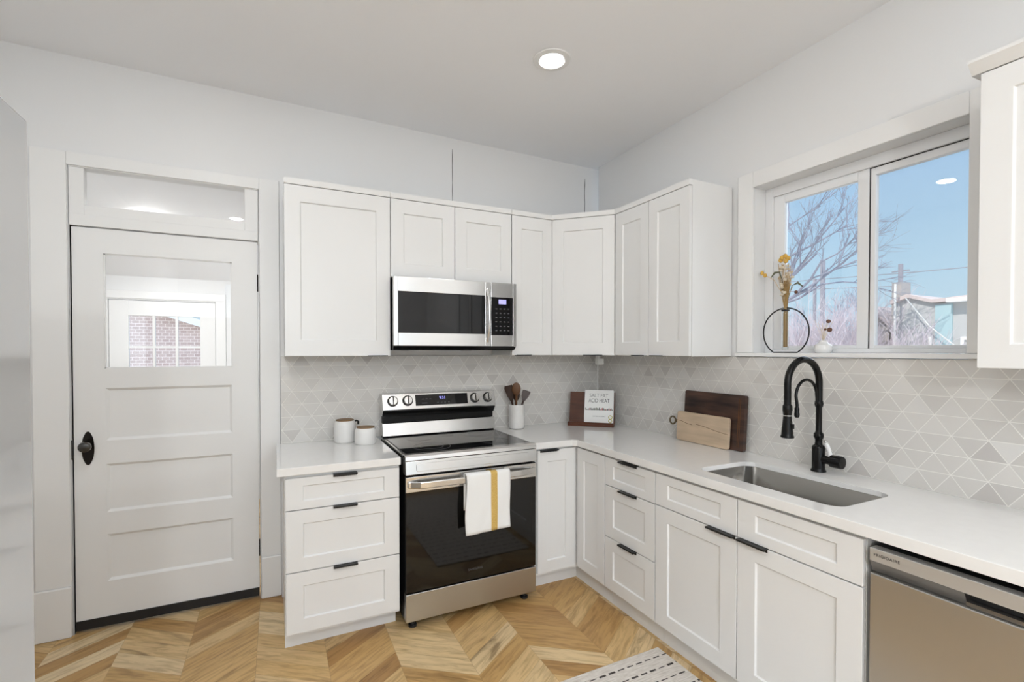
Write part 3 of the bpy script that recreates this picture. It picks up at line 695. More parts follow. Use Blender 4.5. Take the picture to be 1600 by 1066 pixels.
# front apron: trim above, embossed band below
b = MB(); b.aprism(FG, [(-.02, .893), (.044, .893), (.040, .912), (.031, .9225), (-.005, .9228), (-.005, .918)], r0, r1); b.build('front_trim', 'steel', t, bevel=.002)
b = MB(); b.aprism(FG, [(-.01, .822), (.054, .822), (.045, .891), (-.01, .891)], r0, r1); ap = b.build('apron', 'steel', t, bevel=.002)
b = MB(); P = rrect(r0+.055, r1-.055, .836, .877, .012, 4); lo = [b.bm.verts.new(FG(a_, .046-(z_-.822)*.13, z_)) for a_, z_ in P]; hi = [b.bm.verts.new(FG(a_, .0575-(z_-.822)*.13, z_)) for a_, z_ in P]
b._f(lo[::-1]); b._f(hi)
for i in range(len(P)): b._f([lo[i], lo[(i+1) % len(P)], hi[(i+1) % len(P)], hi[i]])
b.build('embossed_panel', 'steel', ap, bevel=.002)
# backguard
b = MB(); b.aprism(frame((0, 0), (1, 0), (0, -1)), [(.032, .928), (.108, .928), (.106, .934), (.090, 1.004), (.084, 1.008), (.032, 1.008)], r0+.002, r1-.002); b.build('lower_backguard', 'steel', t, bevel=.001)
b = MB(); b.box(r0+.004, r1-.004, -.086, -.032, .9175, .9275); b.build('backguard_base', 'black', t)
b = MB(); b.box(r0+.004, r1-.004, -.066, -.032, 1.0085, 1.052); b.build('backguard_recess', 'black', t)
FK = frame((0, 0), (1, 0), (0, -1))
b = MB(); b.aprism(FK, [(.030, 1.050), (.074, 1.050), (.106, 1.084), (.110, 1.092), (.082, 1.190), (.030, 1.192)], r0+.001, r1-.001); b.build('control_head', 'steel', t, bevel=.003)
b = MB(); b.aprism(FK, [(.034, 1.044), (.077, 1.044), (.1085, 1.082), (.104, 1.084), (.074, 1.052), (.034, 1.052)], r0+.003, r1-.003); b.build('underside_reflection', 'black', t)  # black panel stands for the cooktop's dark reflection in the steel
# tilted plane of the control face
pA = Vector((0, -.110, 1.092)); pB = Vector((0, -.082, 1.190)); vdir = (pB-pA).normalized(); nrm = Vector((1, 0, 0)).cross(vdir)
if nrm.y > 0: nrm = -nrm
def face(x, s, d): return Vector((x, 0, 0))+pA+vdir*s+nrm*d
def fpan(b, x0, x1, s0, s1, d0, d1): b.hexa([face(x0, s0, d0), face(x1, s0, d0), face(x1, s1, d0), face(x0, s1, d0), face(x0, s0, d1), face(x1, s0, d1), face(x1, s1, d1), face(x0, s1, d1)])
b = MB(); fpan(b, -1.506, -1.150, .018, .090, -.001, .0015); cp = b.build('display_panel', 'black_glass', t)
text_mesh('9:31', .026, 'led', 'clock_digits', cp, basis(face(-1.325, .064, .0018), (1, 0, 0), vdir), .0003)
for x, w_, z_ in ((-1.465, .014, .058), (-1.44, .014, .058), (-1.415, .014, .058), (-1.365, .012, .032), (-1.34, .012, .032), (-1.315, .012, .032), (-1.29, .012, .032), (-1.465, .035, .032)):
    b = MB(); fpan(b, x, x+w_, z_, z_+.004, .0015, .0018); b.build('panel_mark', 'glyph', cp)
Rk = Matrix.Rotation(0, 4, 'X')
q = nrm.to_track_quat('Z', 'Y').to_matrix().to_4x4()
for kx, ks in ((-1.652, .054), (-1.557, .054), (-1.098, .054), (-1.003, .054)):
    c = face(kx, ks, 0)
    b = MB(); b.lathe([(.034, 0), (.034, .003), (.030, .0045), (.0295, .0046)], c, 36, q); rg = b.build('knob_bezel', 'black', t, smooth=True)
    b = MB(); b.lathe([(.027, .004), (.0265, .020), (.024, .024), (.001, .0245)], c, 36, q)
    b.build('knob', 'steel', t, smooth=True)
    b = MB(); fpan(b, kx-.003, kx+.003, ks-.024, ks+.024, .0240, .0275); b.build('knob_grip', 'black', t, bevel=.001)
# oven door
b = MB(); b.fbox(FG, r0+.002, r1-.002, .003, .038, .205, .812)
od = b.build('oven_door', 'black', t, bevel=.002)
b = MB(); b.fbox(FG, r0+.004, r1-.004, .0385, .0425, .207, .728); b.build('glass', 'oven_glass', od, bevel=.001)
b = MB(); b.fbox(FG, r0+.002, r1-.002, .0385, .0435, .7285, .808); b.build('door_band', 'steel', od, bevel=.002)
b = MB(); pts = []
for k in range(15):
    s_ = k/14; x = r0+.018+(r1-r0-.036)*s_; dd = .0485+.034*min(1, math.sin(math.pi*s_)*3)**.8; pts.append((x, dd))
hb = [FG(x, d, z) for x, d in pts for z in (0,)]
for i in range(len(pts)-1):
    (x0, d0), (x1, d1) = pts[i], pts[i+1]
    b.hexa([FG(x0, d0-.008, .752), FG(x1, d1-.008, .752), FG(x1, d1+.006, .752), FG(x0, d0+.006, .752), FG(x0, d0-.008, .788), FG(x1, d1-.008, .788), FG(x1, d1+.006, .788), FG(x0, d0+.006, .788)])
b.fbox(FG, r0+.012, r0+.034, .043, .058, .752, .788); b.fbox(FG, r1-.034, r1-.012, .043, .058, .752, .788)
bmesh.ops.remove_doubles(b.bm, verts=b.bm.verts, dist=.0002)
b.build('handle', 'steel', od, bevel=.006, seg=3)
text_mesh('SAMSUNG', .017, 'glyph', 'lettering', od, basis((-1.33, -.6879, .262), (1, 0, 0), (0, 0, 1)), .0002, spacing=1.15)
b = MB(); b.fbox(FG, r0+.002, r1-.002, .003, .042, .052, .198); b.build('drawer', 'steel_soft', t, bevel=.003)
for x in (r0+.05, r1-.05):
    for y in (-.63, -.08):
        b = MB(); b.lathe([(.022, 0), (.022, .012), (.012, .014), (.012, .046)], (x, y, 0), 16); b.build('foot', 'black_matte', t)
# towel on the oven handle
b = MB(); TW0, TW1, NX_, NZ = -.129, .129, 18, 26
cols = []
path = []
for k in range(8): path.append((-.690-.0155, .60+.17*k/7))
for k in range(1, 8):
    a_ = math.pi*k/8; path.append((-.7245+.019*math.cos(a_), .7945+.008*math.sin(a_)))
for k in range(20): path.append((-.7445, .792-.315*k/19))
grid = []
for i in range(NX_+1):
    u = i/NX_; x = TW0+(TW1-TW0)*u; col = []
    for j, (y, z) in enumerate(path):
        fz = max(0, j-14)/20
        wob = .004*math.sin(u*5+.8)*fz+.003*math.sin(u*11+fz*6)*fz
        xx = x+(.004*math.sin(fz*7)-.006*fz)*(1 if u < .5 else .3)
        col.append(b.bm.verts.new((xx, y-abs(wob)-.001, z+(.010*u*fz if fz > .9 else .010*u*fz))))
    grid.append(col)
for i in range(NX_):
    for j in range(len(path)-1): b._f([grid[i][j], grid[i+1][j], grid[i+1][j+1], grid[i][j+1]])
tw = b.build('dish_towel', 'towel', smooth=True, auto=180)
tw.location = (-1.276, 0, 0); sm = tw.modifiers.new('thick', 'SOLIDIFY'); sm.thickness = .004; sm.offset = 1
tag(tw, 'white dish towel with a mustard stripe hanging over the oven handle', 'towel')

# ------------------------------------------------------------------ dishwasher
t = thing('dishwasher', 'stainless dishwasher with a light steel control strip under the right counter', 'dishwasher', (-.4, -2.575, 0))
FW = frame((-.600, 0), (0, -1), (-1, 0)); w0, w1 = 2.278, 2.878
b = MB(); b.fbox(FW, w0, w1, -.57, 0, .1, .845); b.build('body', 'black_matte', t)
b = MB(); b.fbox(FW, w0+.003, w1-.003, .001, .038, .805, .846); st = b.build('control_strip', 'steel_strip', t, bevel=.002)
text_mesh('FRIGIDAIRE', .0125, 'ink', 'lettering', st, basis((-.6385, -2.328, .827), (0, -1, 0), (0, 0, 1)), .0002, spacing=1.12)
b = MB(); b.hexa([FW(w0+.003, .001, .768), FW(2.512, .001, .768), FW(2.512, .018, .768), FW(w0+.003, .018, .768), FW(w0+.003, .001, .8045), FW(2.512, .001, .8045), FW(2.512, .036, .8045), FW(w0+.003, .036, .8045)])
b.fbox(FW, 2.512, 2.80, .001, .026, .768, .779); b.fbox(FW, 2.80, w1-.003, .001, .028, .768, .8045); b.build('handle_channel', 'steel_dark', t)
b = MB(); b.fbox(FW, 2.512, 2.80, .0005, .004, .780, .804); b.build('pocket', 'black_matte', t)
b = MB(); b.fbox(FW, w0+.003, w1-.003, .001, .036, .115, .767); b.build('door', 'steel_dw', t, bevel=.004)
b = MB(); b.fbox(FW, w0, w1, -.10, -.04, 0, .1); b.build('toe_kick', 'black_matte', t)

# ------------------------------------------------------------------ refrigerator
t = thing('refrigerator', 'tall smooth grey refrigerator at the left picture edge', 'refrigerator', (-3.0, -2.62, 0))
b = MB(); b.box(-3.395, -2.70, -3.07, -2.17, .03, 1.79); b.build('body', 'fridge', t, bevel=.004)
for y0, y1, hy in ((-3.072, -2.622, -2.66), (-2.618, -2.166, -2.58)):
    b = MB(); b.box(-2.695, -2.640, y0, y1, .04, 1.805); d = b.build('door', 'fridge', t, bevel=.004)
    b = MB(); b.tube([(-2.64, hy, .75), (-2.605, hy, .77), (-2.605, hy, 1.48), (-2.64, hy, 1.50)], .009, 10); b.build('handle', 'steel', d, smooth=True)
for y in (-3.0, -2.24):
    for x in (-3.3, -2.76):
        b = MB(); b.lathe([(.02, 0), (.02, .032)], (x, y, 0), 12); b.build('foot', 'black_matte', t)

# ------------------------------------------------------------------ faucet
fx, fy = -.093, -1.792
t = thing('faucet', 'tall black bridge-neck pull-down kitchen faucet behind the sink', 'faucet', (fx, fy, .914))
b = MB(); b.lathe([(.031, .9145), (.031, .920), (.027, .925), (.0265, .930), (.0265, 1.022), (.024, 1.030), (.016, 1.036), (.0145, 1.05), (.0155, 1.062), (.0195, 1.068), (.0205, 1.076), (.0195, 1.086), (.014, 1.092), (.0125, 1.10), (.0125, 1.205), (.0165, 1.212), (.018, 1.222), (.0165, 1.232), (.0145, 1.236)], (fx, fy, 0), 28)
b.build('pedestal', 'black', t, smooth=True)
R_, zc = .108, 1.318
dirx, diry = -.985, .03      # arch swings out over the basin
pts = [(fx, fy, 1.232), (fx, fy, 1.26), (fx, fy, 1.29)]
for k in range(0, 21):
    a_ = math.pi*k/20; d_ = R_-R_*math.cos(a_); pts.append((fx+dirx*d_, fy+diry*d_, zc-.0+R_*math.sin(a_)*.98))
for z in (1.29, 1.26, 1.225): pts.append((fx+dirx*2*R_, fy+diry*2*R_, z))
b = MB(); b.tube(pts, .0145, 16); b.build('spout', 'black', t, smooth=True)
hx, hy = fx+dirx*2*R_, fy+diry*2*R_
b = MB(); b.lathe([(.016, 1.228), (.019, 1.222), (.0195, 1.205), (.0175, 1.190), (.0165, 1.182)], (hx, hy, 0), 24); b.build('collar', 'black', t, smooth=True)
b = MB(); b.lathe([(.0175, 1.1815), (.0175, 1.178)], (hx, hy, 0), 24); o = b.build('collar_ring', 'chrome', t, smooth=True); o['label'] = 'thin chrome ring'
b = MB(); b.lathe([(.0165, 1.1775), (.0175, 1.165), (.0215, 1.125), (.0235, 1.105), (.0235, 1.096), (.0265, 1.090), (.0265, 1.084), (.022, 1.082)], (hx, hy, 0), 24)
b.box(hx-.006, hx+.006, hy-.028, hy-.020, 1.125, 1.145); b.build('spray_head', 'black', t, smooth=True)
r2 = .071; pts = [(fx+dirx*.014, fy+diry*.014, 1.226), (fx+dirx*.016, fy, 1.25)]
z2 = 1.262
for k in range(0, 17):
    a_ = math.pi*k/16; d_ = .018+r2-r2*math.cos(a_); pts.append((fx+dirx*d_, fy+diry*d_, z2+r2*math.sin(a_)*1.0))
pts.append((fx+dirx*(.018+2*r2), fy, 1.225)); pts.append((fx+dirx*(.018+2*r2), fy, 1.208))
b = MB(); b.tube(pts, .0065, 12); b.build('support_arm', 'black', t, smooth=True)
b = MB(); b.lathe([(.006, 1.215), (.010, 1.210), (.0095, 1.19), (.011, 1.185), (.010, 1.172), (.006, 1.168)], (fx+dirx*(.018+2*r2), fy, 0), 18)
b.build('docking_clip', 'black', t, smooth=True)
b = MB(); RXm = Matrix.Rotation(math.pi/2, 4, 'X')
b.lathe([(.018, 0), (.018, .04), (.0275, .046), (.028, .085), (.026, .092), (.001, .094)], (fx, fy-.012, .972), 24, RXm); b.build('valve', 'black', t, smooth=True)
b = MB(); b.tube([(fx, fy-.052, .99), (fx+.004, fy-.045, 1.012), (fx+.006, fy-.034, 1.036), (fx+.006, fy-.028, 1.05)], [.010, .0085, .0105, .006], 14); o = b.build('lever', 'porcelain', t, smooth=True); o['label'] = 'white porcelain lever'
b = MB(); b.blob((fx+.001, fy-.030, 1.054), .008, .008, .006, 10); b.build('lever_cap', 'chrome', t, smooth=True)

# ------------------------------------------------------------------ canisters
def canister(x, y, r, h, label, tab=False):
    t = thing('canister', label, 'canister', (x, y, .914), 'white canisters with wood lids')
    z = .914
    b = MB(); b.lathe([(r*.9, z+.0005), (r*.97, z+.006), (r, z+.018), (r, z+h-.03), (r*.97, z+h-.016), (r*.9, z+h-.008), (r*.88, z+h-.004), (r*.84, z+h-.004)], (x, y, 0), 40); bd = b.build('body', 'ceramic', t, smooth=True)
    b = MB(); b.lathe([(r*.82, z+h-.006), (r*.83, z+h-.001), (r*.81, z+h+.002), (r*.6, z+h+.001), (.001, z+h+.001)], (x, y, 0), 40); b.build('lid', 'lid_wood', t, smooth=True)
    if tab:
        b = MB(); b.tube([(x+r*.97, y+.01, z+h-.012), (x+r*1.10, y+.012, z+h-.010), (x+r*1.24, y+.014, z+h-.014)], .005, 10); b.tube([(x+r*1.28, y+.014+.0*k, z+h-.014) for k in (0, 1)]+[(x+r*1.28, y+.014, z+h-.035)], .006, 10)
        o = b.build('latch', 'black', t, smooth=True); o['label'] = 'small black latch'
canister(-1.940, -.105, .062, .134, 'taller white ceramic canister with wooden lid on the left counter', True)
canister(-1.838, -.215, .062, .100, 'shorter white ceramic canister with wooden lid, nearest the range')

# ------------------------------------------------------------------ utensil crock and utensils
cx, cy = -.782, -.105
t = thing('utensil_crock', 'white marble utensil crock on the counter right of the range', 'crock', (cx, cy, .914))
b = MB(); b.lathe([(.052, .918), (.055, .922), (.056, 1.078), (.054, 1.084), (.050, 1.084), (.049, 1.06), (.048, .93), (.001, .93)], (cx, cy, 0), 36); b.build('body', 'marble', t, smooth=True)
for k in range(3):
    a_ = 2*math.pi*k/3+.9; b = MB(); b.lathe([(.012, .9142), (.013, .918)], (cx+.038*math.cos(a_), cy+.038*math.sin(a_), 0), 12); b.build('foot', 'black_matte', t)
def utensil(name, label, bottom, top, w, h, wood, square=False, slot=False, yaw=-25):
    t = thing(name, label, 'kitchen utensil', bottom)
    a, c = Vector(bottom), Vector(top); d = (c-a).normalized()
    b = MB(); b.tube([a, a.lerp(c, .5), a.lerp(c, .97)], [.005, .0055, .008], 10); b.build('handle', wood, t, smooth=True)
    u = Vector((math.cos(math.radians(yaw)), math.sin(math.radians(yaw)), 0)); u = (u-d*u.dot(d)).normalized(); n = u.cross(d)
    R = Matrix((u, n, d)).transposed(); cc = c+d*h*.35
    b = MB()
    if square:
        P = [(-.3, -.5), (.3, -.5), (.85, .0), (1, .42), (.9, .5), (-.85, .5), (-1, .35), (-.8, -.1)]
        lo = [b.bm.verts.new(cc+R @ Vector((px*w/2, -.003, pz*h))) for px, pz in P]; hi = [b.bm.verts.new(cc+R @ Vector((px*w/2, .003, pz*h))) for px, pz in P]
        b._f(lo); b._f(hi[::-1])
        for i in range(len(P)): b._f([lo[i], lo[(i+1) % len(P)], hi[(i+1) % len(P)], hi[i]])
        b.build('head', wood, t, bevel=.0015)
    else:
        b.blob(cc, w/2, .006, h/2, 20, R); b.build('head', wood, t, smooth=True)
utensil('wooden_spoon', 'brown wooden spoon standing tallest in the marble crock', (cx-.012, cy-.025, .945), (cx-.020, cy-.035, 1.165), .062, .090, 'spoon_wood')
utensil('wooden_spatula', 'dark wooden spatula leaning left behind the spoon in the crock', (cx+.010, cy+.012, .945), (cx-.040, cy+.005, 1.125), .062, .115, 'walnut', square=True)
utensil('wooden_ladle', 'dark wooden spoon partly hidden behind the tallest spoon', (cx-.006, cy+.018, .945), (cx-.004, cy+.0, 1.120), .050, .085, 'walnut')
utensil('wooden_turner', 'dark wooden turner leaning right, alone, in the crock', (cx-.012, cy-.006, .945), (cx+.052, cy-.012, 1.118), .058, .078, 'walnut', square=True)

# ------------------------------------------------------------------ book on a wooden stand
t = thing('book_stand', 'reddish brown wooden cookbook stand in the counter corner', 'book stand', (-.352, -.118, .9142), local=True)
t.rotation_euler = (0, 0, math.radians(-43.8)); WS = .332
tilt = math.radians(13)
def lean(y, z): return (y*math.cos(tilt)+z*math.sin(tilt), -y*math.sin(tilt)+z*math.cos(tilt))
def lbox(b, x0, x1, y0, y1, z0, z1):
    P = []
    for z in (z0, z1):
        for x, y in ((x0, y0), (x1, y0), (x1, y1), (x0, y1)):
            yy, zz = lean(y, z); P.append((x, yy, zz))
    b.hexa(P)
b = MB(); lbox(b, 0, WS, .010, .024, .012, .250); b.build('back_panel', 'stand_wood', t, bevel=.002)
b = MB(); b.box(0, WS, -.050, .03, 0, .014); b.box(0, WS, -.050, -.040, .014, .030); b.build('ledge', 'stand_wood', t, bevel=.002)
bk = thing('cookbook', 'white cookbook with hand-lettered cover on the wooden stand', 'book', (-.352, -.118, .9142), local=True)
bk.rotation_euler = t.rotation_euler
b = MB(); lbox(b, .120, .322, -.021, .008, .018, .258); b.build('pages', 'paper', bk)
b = MB(); lbox(b, .117, .324, -.024, -.021, .016, .260); lbox(b, .117, .324, .006, .009, .016, .260); lbox(b, .115, .119, -.024, .009, .016, .260); b.build('cover', 'paper', bk, bevel=.0005)
def on_cover(x, z, d=.0242):
    yy, zz = lean(-d, z); return (x, yy, zz)
upv = (0, math.sin(tilt), math.cos(tilt))
text_mesh('SALT FAT', .040, 'ink_soft', 'cover_title', bk, basis(on_cover(.218, .218), (1, 0, 0), upv), .0001, sx=.8)
text_mesh('ACID HEAT', .040, 'ink', 'cover_title', bk, basis(on_cover(.220, .180), (1, 0, 0), upv), .0001, sx=.74)
text_mesh('SAMIN NOSRAT', .013, 'ink_soft', 'cover_author', bk, basis(on_cover(.225, .066), (1, 0, 0), upv), .0001)
b = MB(); b2 = MB(); b3 = MB()
for k in range(26):
    x = .124+.193*k/25; h = random.uniform(.006, .022); q = random.choice((b, b, b2, b3))
    lbox(q, x-.0025, x+.003, -.0246, -.0238, .112, .112+h)
b.build('cover_drawing', 'ink', bk); b2.build('cover_drawing', 'ink_red', bk); b3.build('cover_drawing', 'ink_green', bk)
b = MB()
for zz, rr in ((.062, .013), (.036, .012)):
    P = [on_cover(.305+rr*math.cos(2*math.pi*k/20), zz+rr*math.sin(2*math.pi*k/20), .0246) for k in range(20)]; b.tube(P, .0025, 6, closed=True)
b.build('cover_badge', 'badge', bk)

# ------------------------------------------------------------------ cutting boards leaning on the right backsplash
def leaning(name, label, y0, xback, tiltdeg):
    t = thing(name, label, 'cutting board', (xback, y0, .9145), local=True, group=None)
    t.rotation_euler = (math.radians(-tiltdeg), 0, math.radians(-90)); return t
t = leaning('cutting_board', 'large dark brown cutting board leaning on the tile behind the pale one', -.945, -.031, 3.6)
b = MB(); b.fprism(lambda a, d, z: Vector((a, -d, z)), rrect(0, .425, 0, .305, .012, 4), 0, .026); b.build('board', 'dark_board', t, bevel=.003)
b = MB(); b.box(.385, .389, -.0275, -.026, .02, .285); b.box(.395, .3985, -.0275, -.026, .02, .285); b.build('groove', 'spoon_wood', t)
t = leaning('cutting_board', 'pale wooden cutting board with a ring handle, leaning in front', -.915, -.064, 3.6)
b = MB(); b.fprism(lambda a, d, z: Vector((a, -d, z)), rrect(0, .378, 0, .176, .014, 4), 0, .018)
bd = b.build('board', 'light_board', t, bevel=.003)
b = MB(); b.tube([(.0, -.0185, .120), (.04, -.0185, .118), (.08, -.0185, .108), (.12, -.0185, .104)], .0012, 5); b.tube([(.15, -.0185, .112), (.22, -.0185, .105), (.30, -.0185, .092), (.375, -.0185, .084)], .0012, 5); b.build('crack', 'board_crack', bd)
b = MB(); b.box(-.022, .004, -.015, -.003, .103, .121); b.tube([(-.044+.023*math.cos(2*math.pi*k/28), -.009, .112+.023*math.sin(2*math.pi*k/28)) for k in range(28)], .0055, 10, closed=True)
o = b.build('ring_handle', 'brass_ring', t, smooth=True); o['label'] = 'dark ring handle'

# ------------------------------------------------------------------ plug-in adapter under the corner cabinet
t = thing('plug_adapter', 'small white plug-in adapter hanging under the diagonal corner cabinet', 'adapter', (-.15, -.21, 1.38))
b = MB(); b.box(-.172, -.120, -.235, -.195, 1.362, 1.405); b.build('housing', 'plastic_w', t, bevel=.003)
b = MB(); b.box(-.172, -.150, -.230, -.200, 1.405, 1.4318); b.build('plug', 'plastic_w', t, bevel=.002)

# ------------------------------------------------------------------ window sill vases
vx, vy = .030, -1.545; sz = 1.4518
t = thing('ring_vase', 'black wire ring vase with a glass tube on the window sill', 'vase', (vx, vy, sz))
b = MB(); cz = sz+.107; a0 = math.asin(-.104/.122)
angs = [a0+(2*math.pi-2*(math.pi/2+a0)+0)*k/40 for k in range(41)]
P = []
st_, en_ = -math.pi/2+math.acos(.104/.122), 3*math.pi/2-math.acos(.104/.122)
for k in range(49):
    a_ = st_+(en_-st_)*k/48; P.append((vx, vy+.122*math.cos(a_), cz+.122*math.sin(a_)))
b.tube(P, .0035, 8, closed=True); b.build('ring', 'black_matte', t, smooth=True)
b = MB(); b.lathe([(.014, sz+.214), (.019, sz+.214), (.019, sz+.222), (.014, sz+.222)], (vx, vy, 0), 20); b.build('collar', 'black_matte', t, smooth=True)
b = MB(); b.lathe([(.001, sz+.016), (.015, sz+.017), (.016, sz+.022), (.016, sz+.235), (.0145, sz+.235), (.0145, sz+.024), (.001, sz+.022)], (vx, vy, 0), 20); b.build('glass_tube', 'vase_glass', t, smooth=True)
def bouquet(name, label, base, stems, group=None):
    t = thing(name, label, 'dried flowers', base)
    return t
t = thing('dried_bouquet', 'bouquet of dried yellow and cream stems in the black ring vase', 'dried flowers', (vx, vy, sz+.026))
b = MB(); heads = []
rnd = random.Random(3)
for k in range(34):
    a_ = rnd.uniform(0, 6.28); r = rnd.uniform(0, .012); sp_ = rnd.uniform(.2, 1)
    x0, y0 = vx+r*math.cos(a_), vy+r*math.sin(a_); dy = rnd.uniform(-.045, .045)*sp_; dx = rnd.uniform(-.02, .015)
    top = (vx+dx, vy+dy, sz+rnd.uniform(.33, .46)); b.tube([(x0, y0, sz+.03), (x0, y0, sz+.20), ((x0+top[0])/2, (y0+top[1])/2-.0, sz+.29), top], .0014, 5); heads.append(top)
b.build('stems', 'straw', t)
b = MB()
for h in heads[:12]:
    for q in range(3): b.blob((h[0]+rnd.uniform(-.012, .012), h[1]+rnd.uniform(-.014, .014), h[2]-rnd.uniform(-.005, .05)), .009, .009, .007, 6)
b.build('cream_blossoms', 'flower_c', t, smooth=True)
b = MB(); 
for p in ((0, .004, .495), (-.004, .018, .488), (0, -.012, .482), (.004, .03, .478), (0, .0, .47)): b.blob((vx+p[0], vy+p[1], sz+p[2]), .011, .012, .013, 6)
for p in ((-.01, .125, .425), (-.01, .108, .410)): b.blob((vx+p[0], vy+p[1], sz+p[2]), .008, .010, .012, 6)
b.tube([(vx, vy+.004, sz+.3), (vx, vy+.004, sz+.48)], .0012, 5); b.tube([(vx, vy+.002, sz+.28), (vx-.008, vy+.06, sz+.38), (vx-.01, vy+.122, sz+.42)], .0009, 5)
b.build('yellow_blossoms', 'flower_y', t, smooth=True)
b = MB(); b.tube([(vx, vy+.01, sz+.26), (vx, vy+.02, sz+.38), (vx, vy+.035, sz+.418), (vx, vy+.06, sz+.418), (vx, vy+.082, sz+.395)], [.001, .002, .005, .006, .002], 6)
b.tube([(vx, vy-.01, sz+.26), (vx+.005, vy-.03, sz+.34), (vx+.005, vy-.06, sz+.352), (vx+.005, vy-.085, sz+.33)], [.001, .002, .006, .003], 6)
b.build('leaves', 'leaf_g', t, smooth=True)
b = MB(); b.blob((vx, vy-.055, sz+.305), .008, .009, .009, 6); b.blob((vx, vy+.0, sz+.345), .009, .009, .011, 6); b.build('seed_heads', 'flower_b', t, smooth=True)
v2x, v2y = .045, -1.725
t = thing('bud_vase', 'small squat white bud vase on the window sill', 'vase', (v2x, v2y, sz))
b = MB(); b.lathe([(.030, sz), (.037, sz+.008), (.039, sz+.022), (.036, sz+.038), (.020, sz+.049), (.016, sz+.056), (.018, sz+.062), (.014, sz+.062), (.012, sz+.052), (.001, sz+.045)], (v2x, v2y, 0), 28); b.build('body', 'porcelain', t, smooth=True)
t = thing('dried_posy', 'pale dried posy with brown seed heads in the small white vase', 'dried flowers', (v2x, v2y, sz+.046))
b = MB()
for k in range(10):
    dy = rnd.uniform(-.05, .05); dx = rnd.uniform(-.02, .02); b.tube([(v2x, v2y, sz+.047), (v2x+dx*.5, v2y+dy*.4, sz+.10), (v2x+dx, v2y+dy, sz+rnd.uniform(.12, .17))], .001, 4)
b.tube([(v2x, v2y, sz+.047), (v2x-.01, v2y-.02, sz+.09), (v2x-.01, v2y-.034, sz+.108)], .0012, 4); b.tube([(v2x, v2y, sz+.047), (v2x-.01, v2y-.02, sz+.1), (v2x-.01, v2y-.03, sz+.148)], .0012, 4)
b.build('stems', 'flower_c', t)
b = MB(); b.blob((v2x-.01, v2y-.036, sz+.110), .010, .012, .011, 8); b.blob((v2x-.01, v2y-.030, sz+.150), .009, .011, .009, 8); b.blob((v2x-.01, v2y-.016, sz+.112), .006, .007, .006, 6); b.build('seed_heads', 'flower_b', t, smooth=True)

# ------------------------------------------------------------------ rug
b = MB(); n = 60
b.box(-1.34, -.634, -2.95, -1.352, .0005, .008)
tag(b.build('rug', 'rug', bevel=.003), 'cream woven runner rug with black dashed rows before the sink', 'rug')

# ------------------------------------------------------------------ outside, beyond the right window
GZ = -.6
b = MB(); b.box(-30, 60, -40, 60, GZ-.2, GZ); struct(b.build('ground', 'ground'))
def grow(b, p, d, L, r, depth, rnd, spread=.5, up=.05, nb=3):
    q = p+d*L; mid = p.lerp(q, .5)+Vector((rnd.uniform(-1, 1), rnd.uniform(-1, 1), rnd.uniform(-1, 1)))*L*.06
    b.tube([p, mid, q], [r, r*.85, r*.7], 5 if depth > 2 else 3)
    if depth == 0: return
    for k in range(nb if depth != 4 else max(2, nb-1)):
        s = rnd.uniform(.45, 1.0); o = p.lerp(mid, s*2) if s < .5 else mid.lerp(q, s*2-1)
        v = Vector((rnd.uniform(-1, 1), rnd.uniform(-1, 1), rnd.uniform(-.7, 1))); nd = (d*(1-spread*.4)+v*spread+Vector((0, 0, up))).normalized()
        grow(b, o, nd, L*rnd.uniform(.6, .82), r*.58, depth-1, rnd, spread, up, nb)
def tree(label, base, h, L, r, depth, seed, lean=(0, 0, 1), m='bark', spread=.6, cat='tree', name='bare_tree', nb=3, group=None):
    rnd = random.Random(seed); t = thing(name, label, cat, base, group)
    p = Vector(base); top = p+Vector(lean).normalized()*h
    b = MB(); b.tube([p, p.lerp(top, .5)+Vector((.05, .05, 0)), top], [r*1.3, r*1.1, r], 8); b.build('trunk', m, t)
    b = MB()
    for k in range(4): 
        v = Vector((rnd.uniform(-1, 1), rnd.uniform(-1, 1), rnd.uniform(.3, 1))).normalized(); grow(b, p.lerp(top, rnd.uniform(.75, 1)), (v*.8+Vector(lean)*.4).normalized(), L, r*.7, depth, rnd, spread, .05, nb)
    b.build('branches', m, t)
    return t
# big tree whose limbs reach in from the left
t = thing('bare_tree', 'large leafless tree whose limbs fill the upper left window pane', 'tree', (10, 6.6, GZ))
b = MB(); b.tube([(10, 6.6, GZ), (10, 6.5, 1.2), (10, 6.3, 2.4)], [.22, .18, .15], 8); b.build('trunk', 'bark', t)
b = MB(); rnd = random.Random(11)
for q in ((0, -.75, .70), (.1, -.85, .42), (-.2, -.55, .9), (.2, .1, 1)):
    v = Vector(q).normalized(); grow(b, Vector((10, 6.3, 2.3)), v, 1.75, .062, 5, rnd, .55, .03, 3)
b.build('branches', 'bark', t)
tree('smaller upright leafless tree behind the two poles in the left pane', (17, 7.6, GZ), 2.2, 1.1, .07, 4, 5, spread=.42)
tree('small leafless tree just right of the window mullion', (15, 5.75, GZ), 2.1, .85, .05, 4, 8, spread=.5)
tree('small leafless tree behind the neighbouring chimney', (15, 4.3, GZ), 2.5, .55, .035, 3, 9, spread=.5)
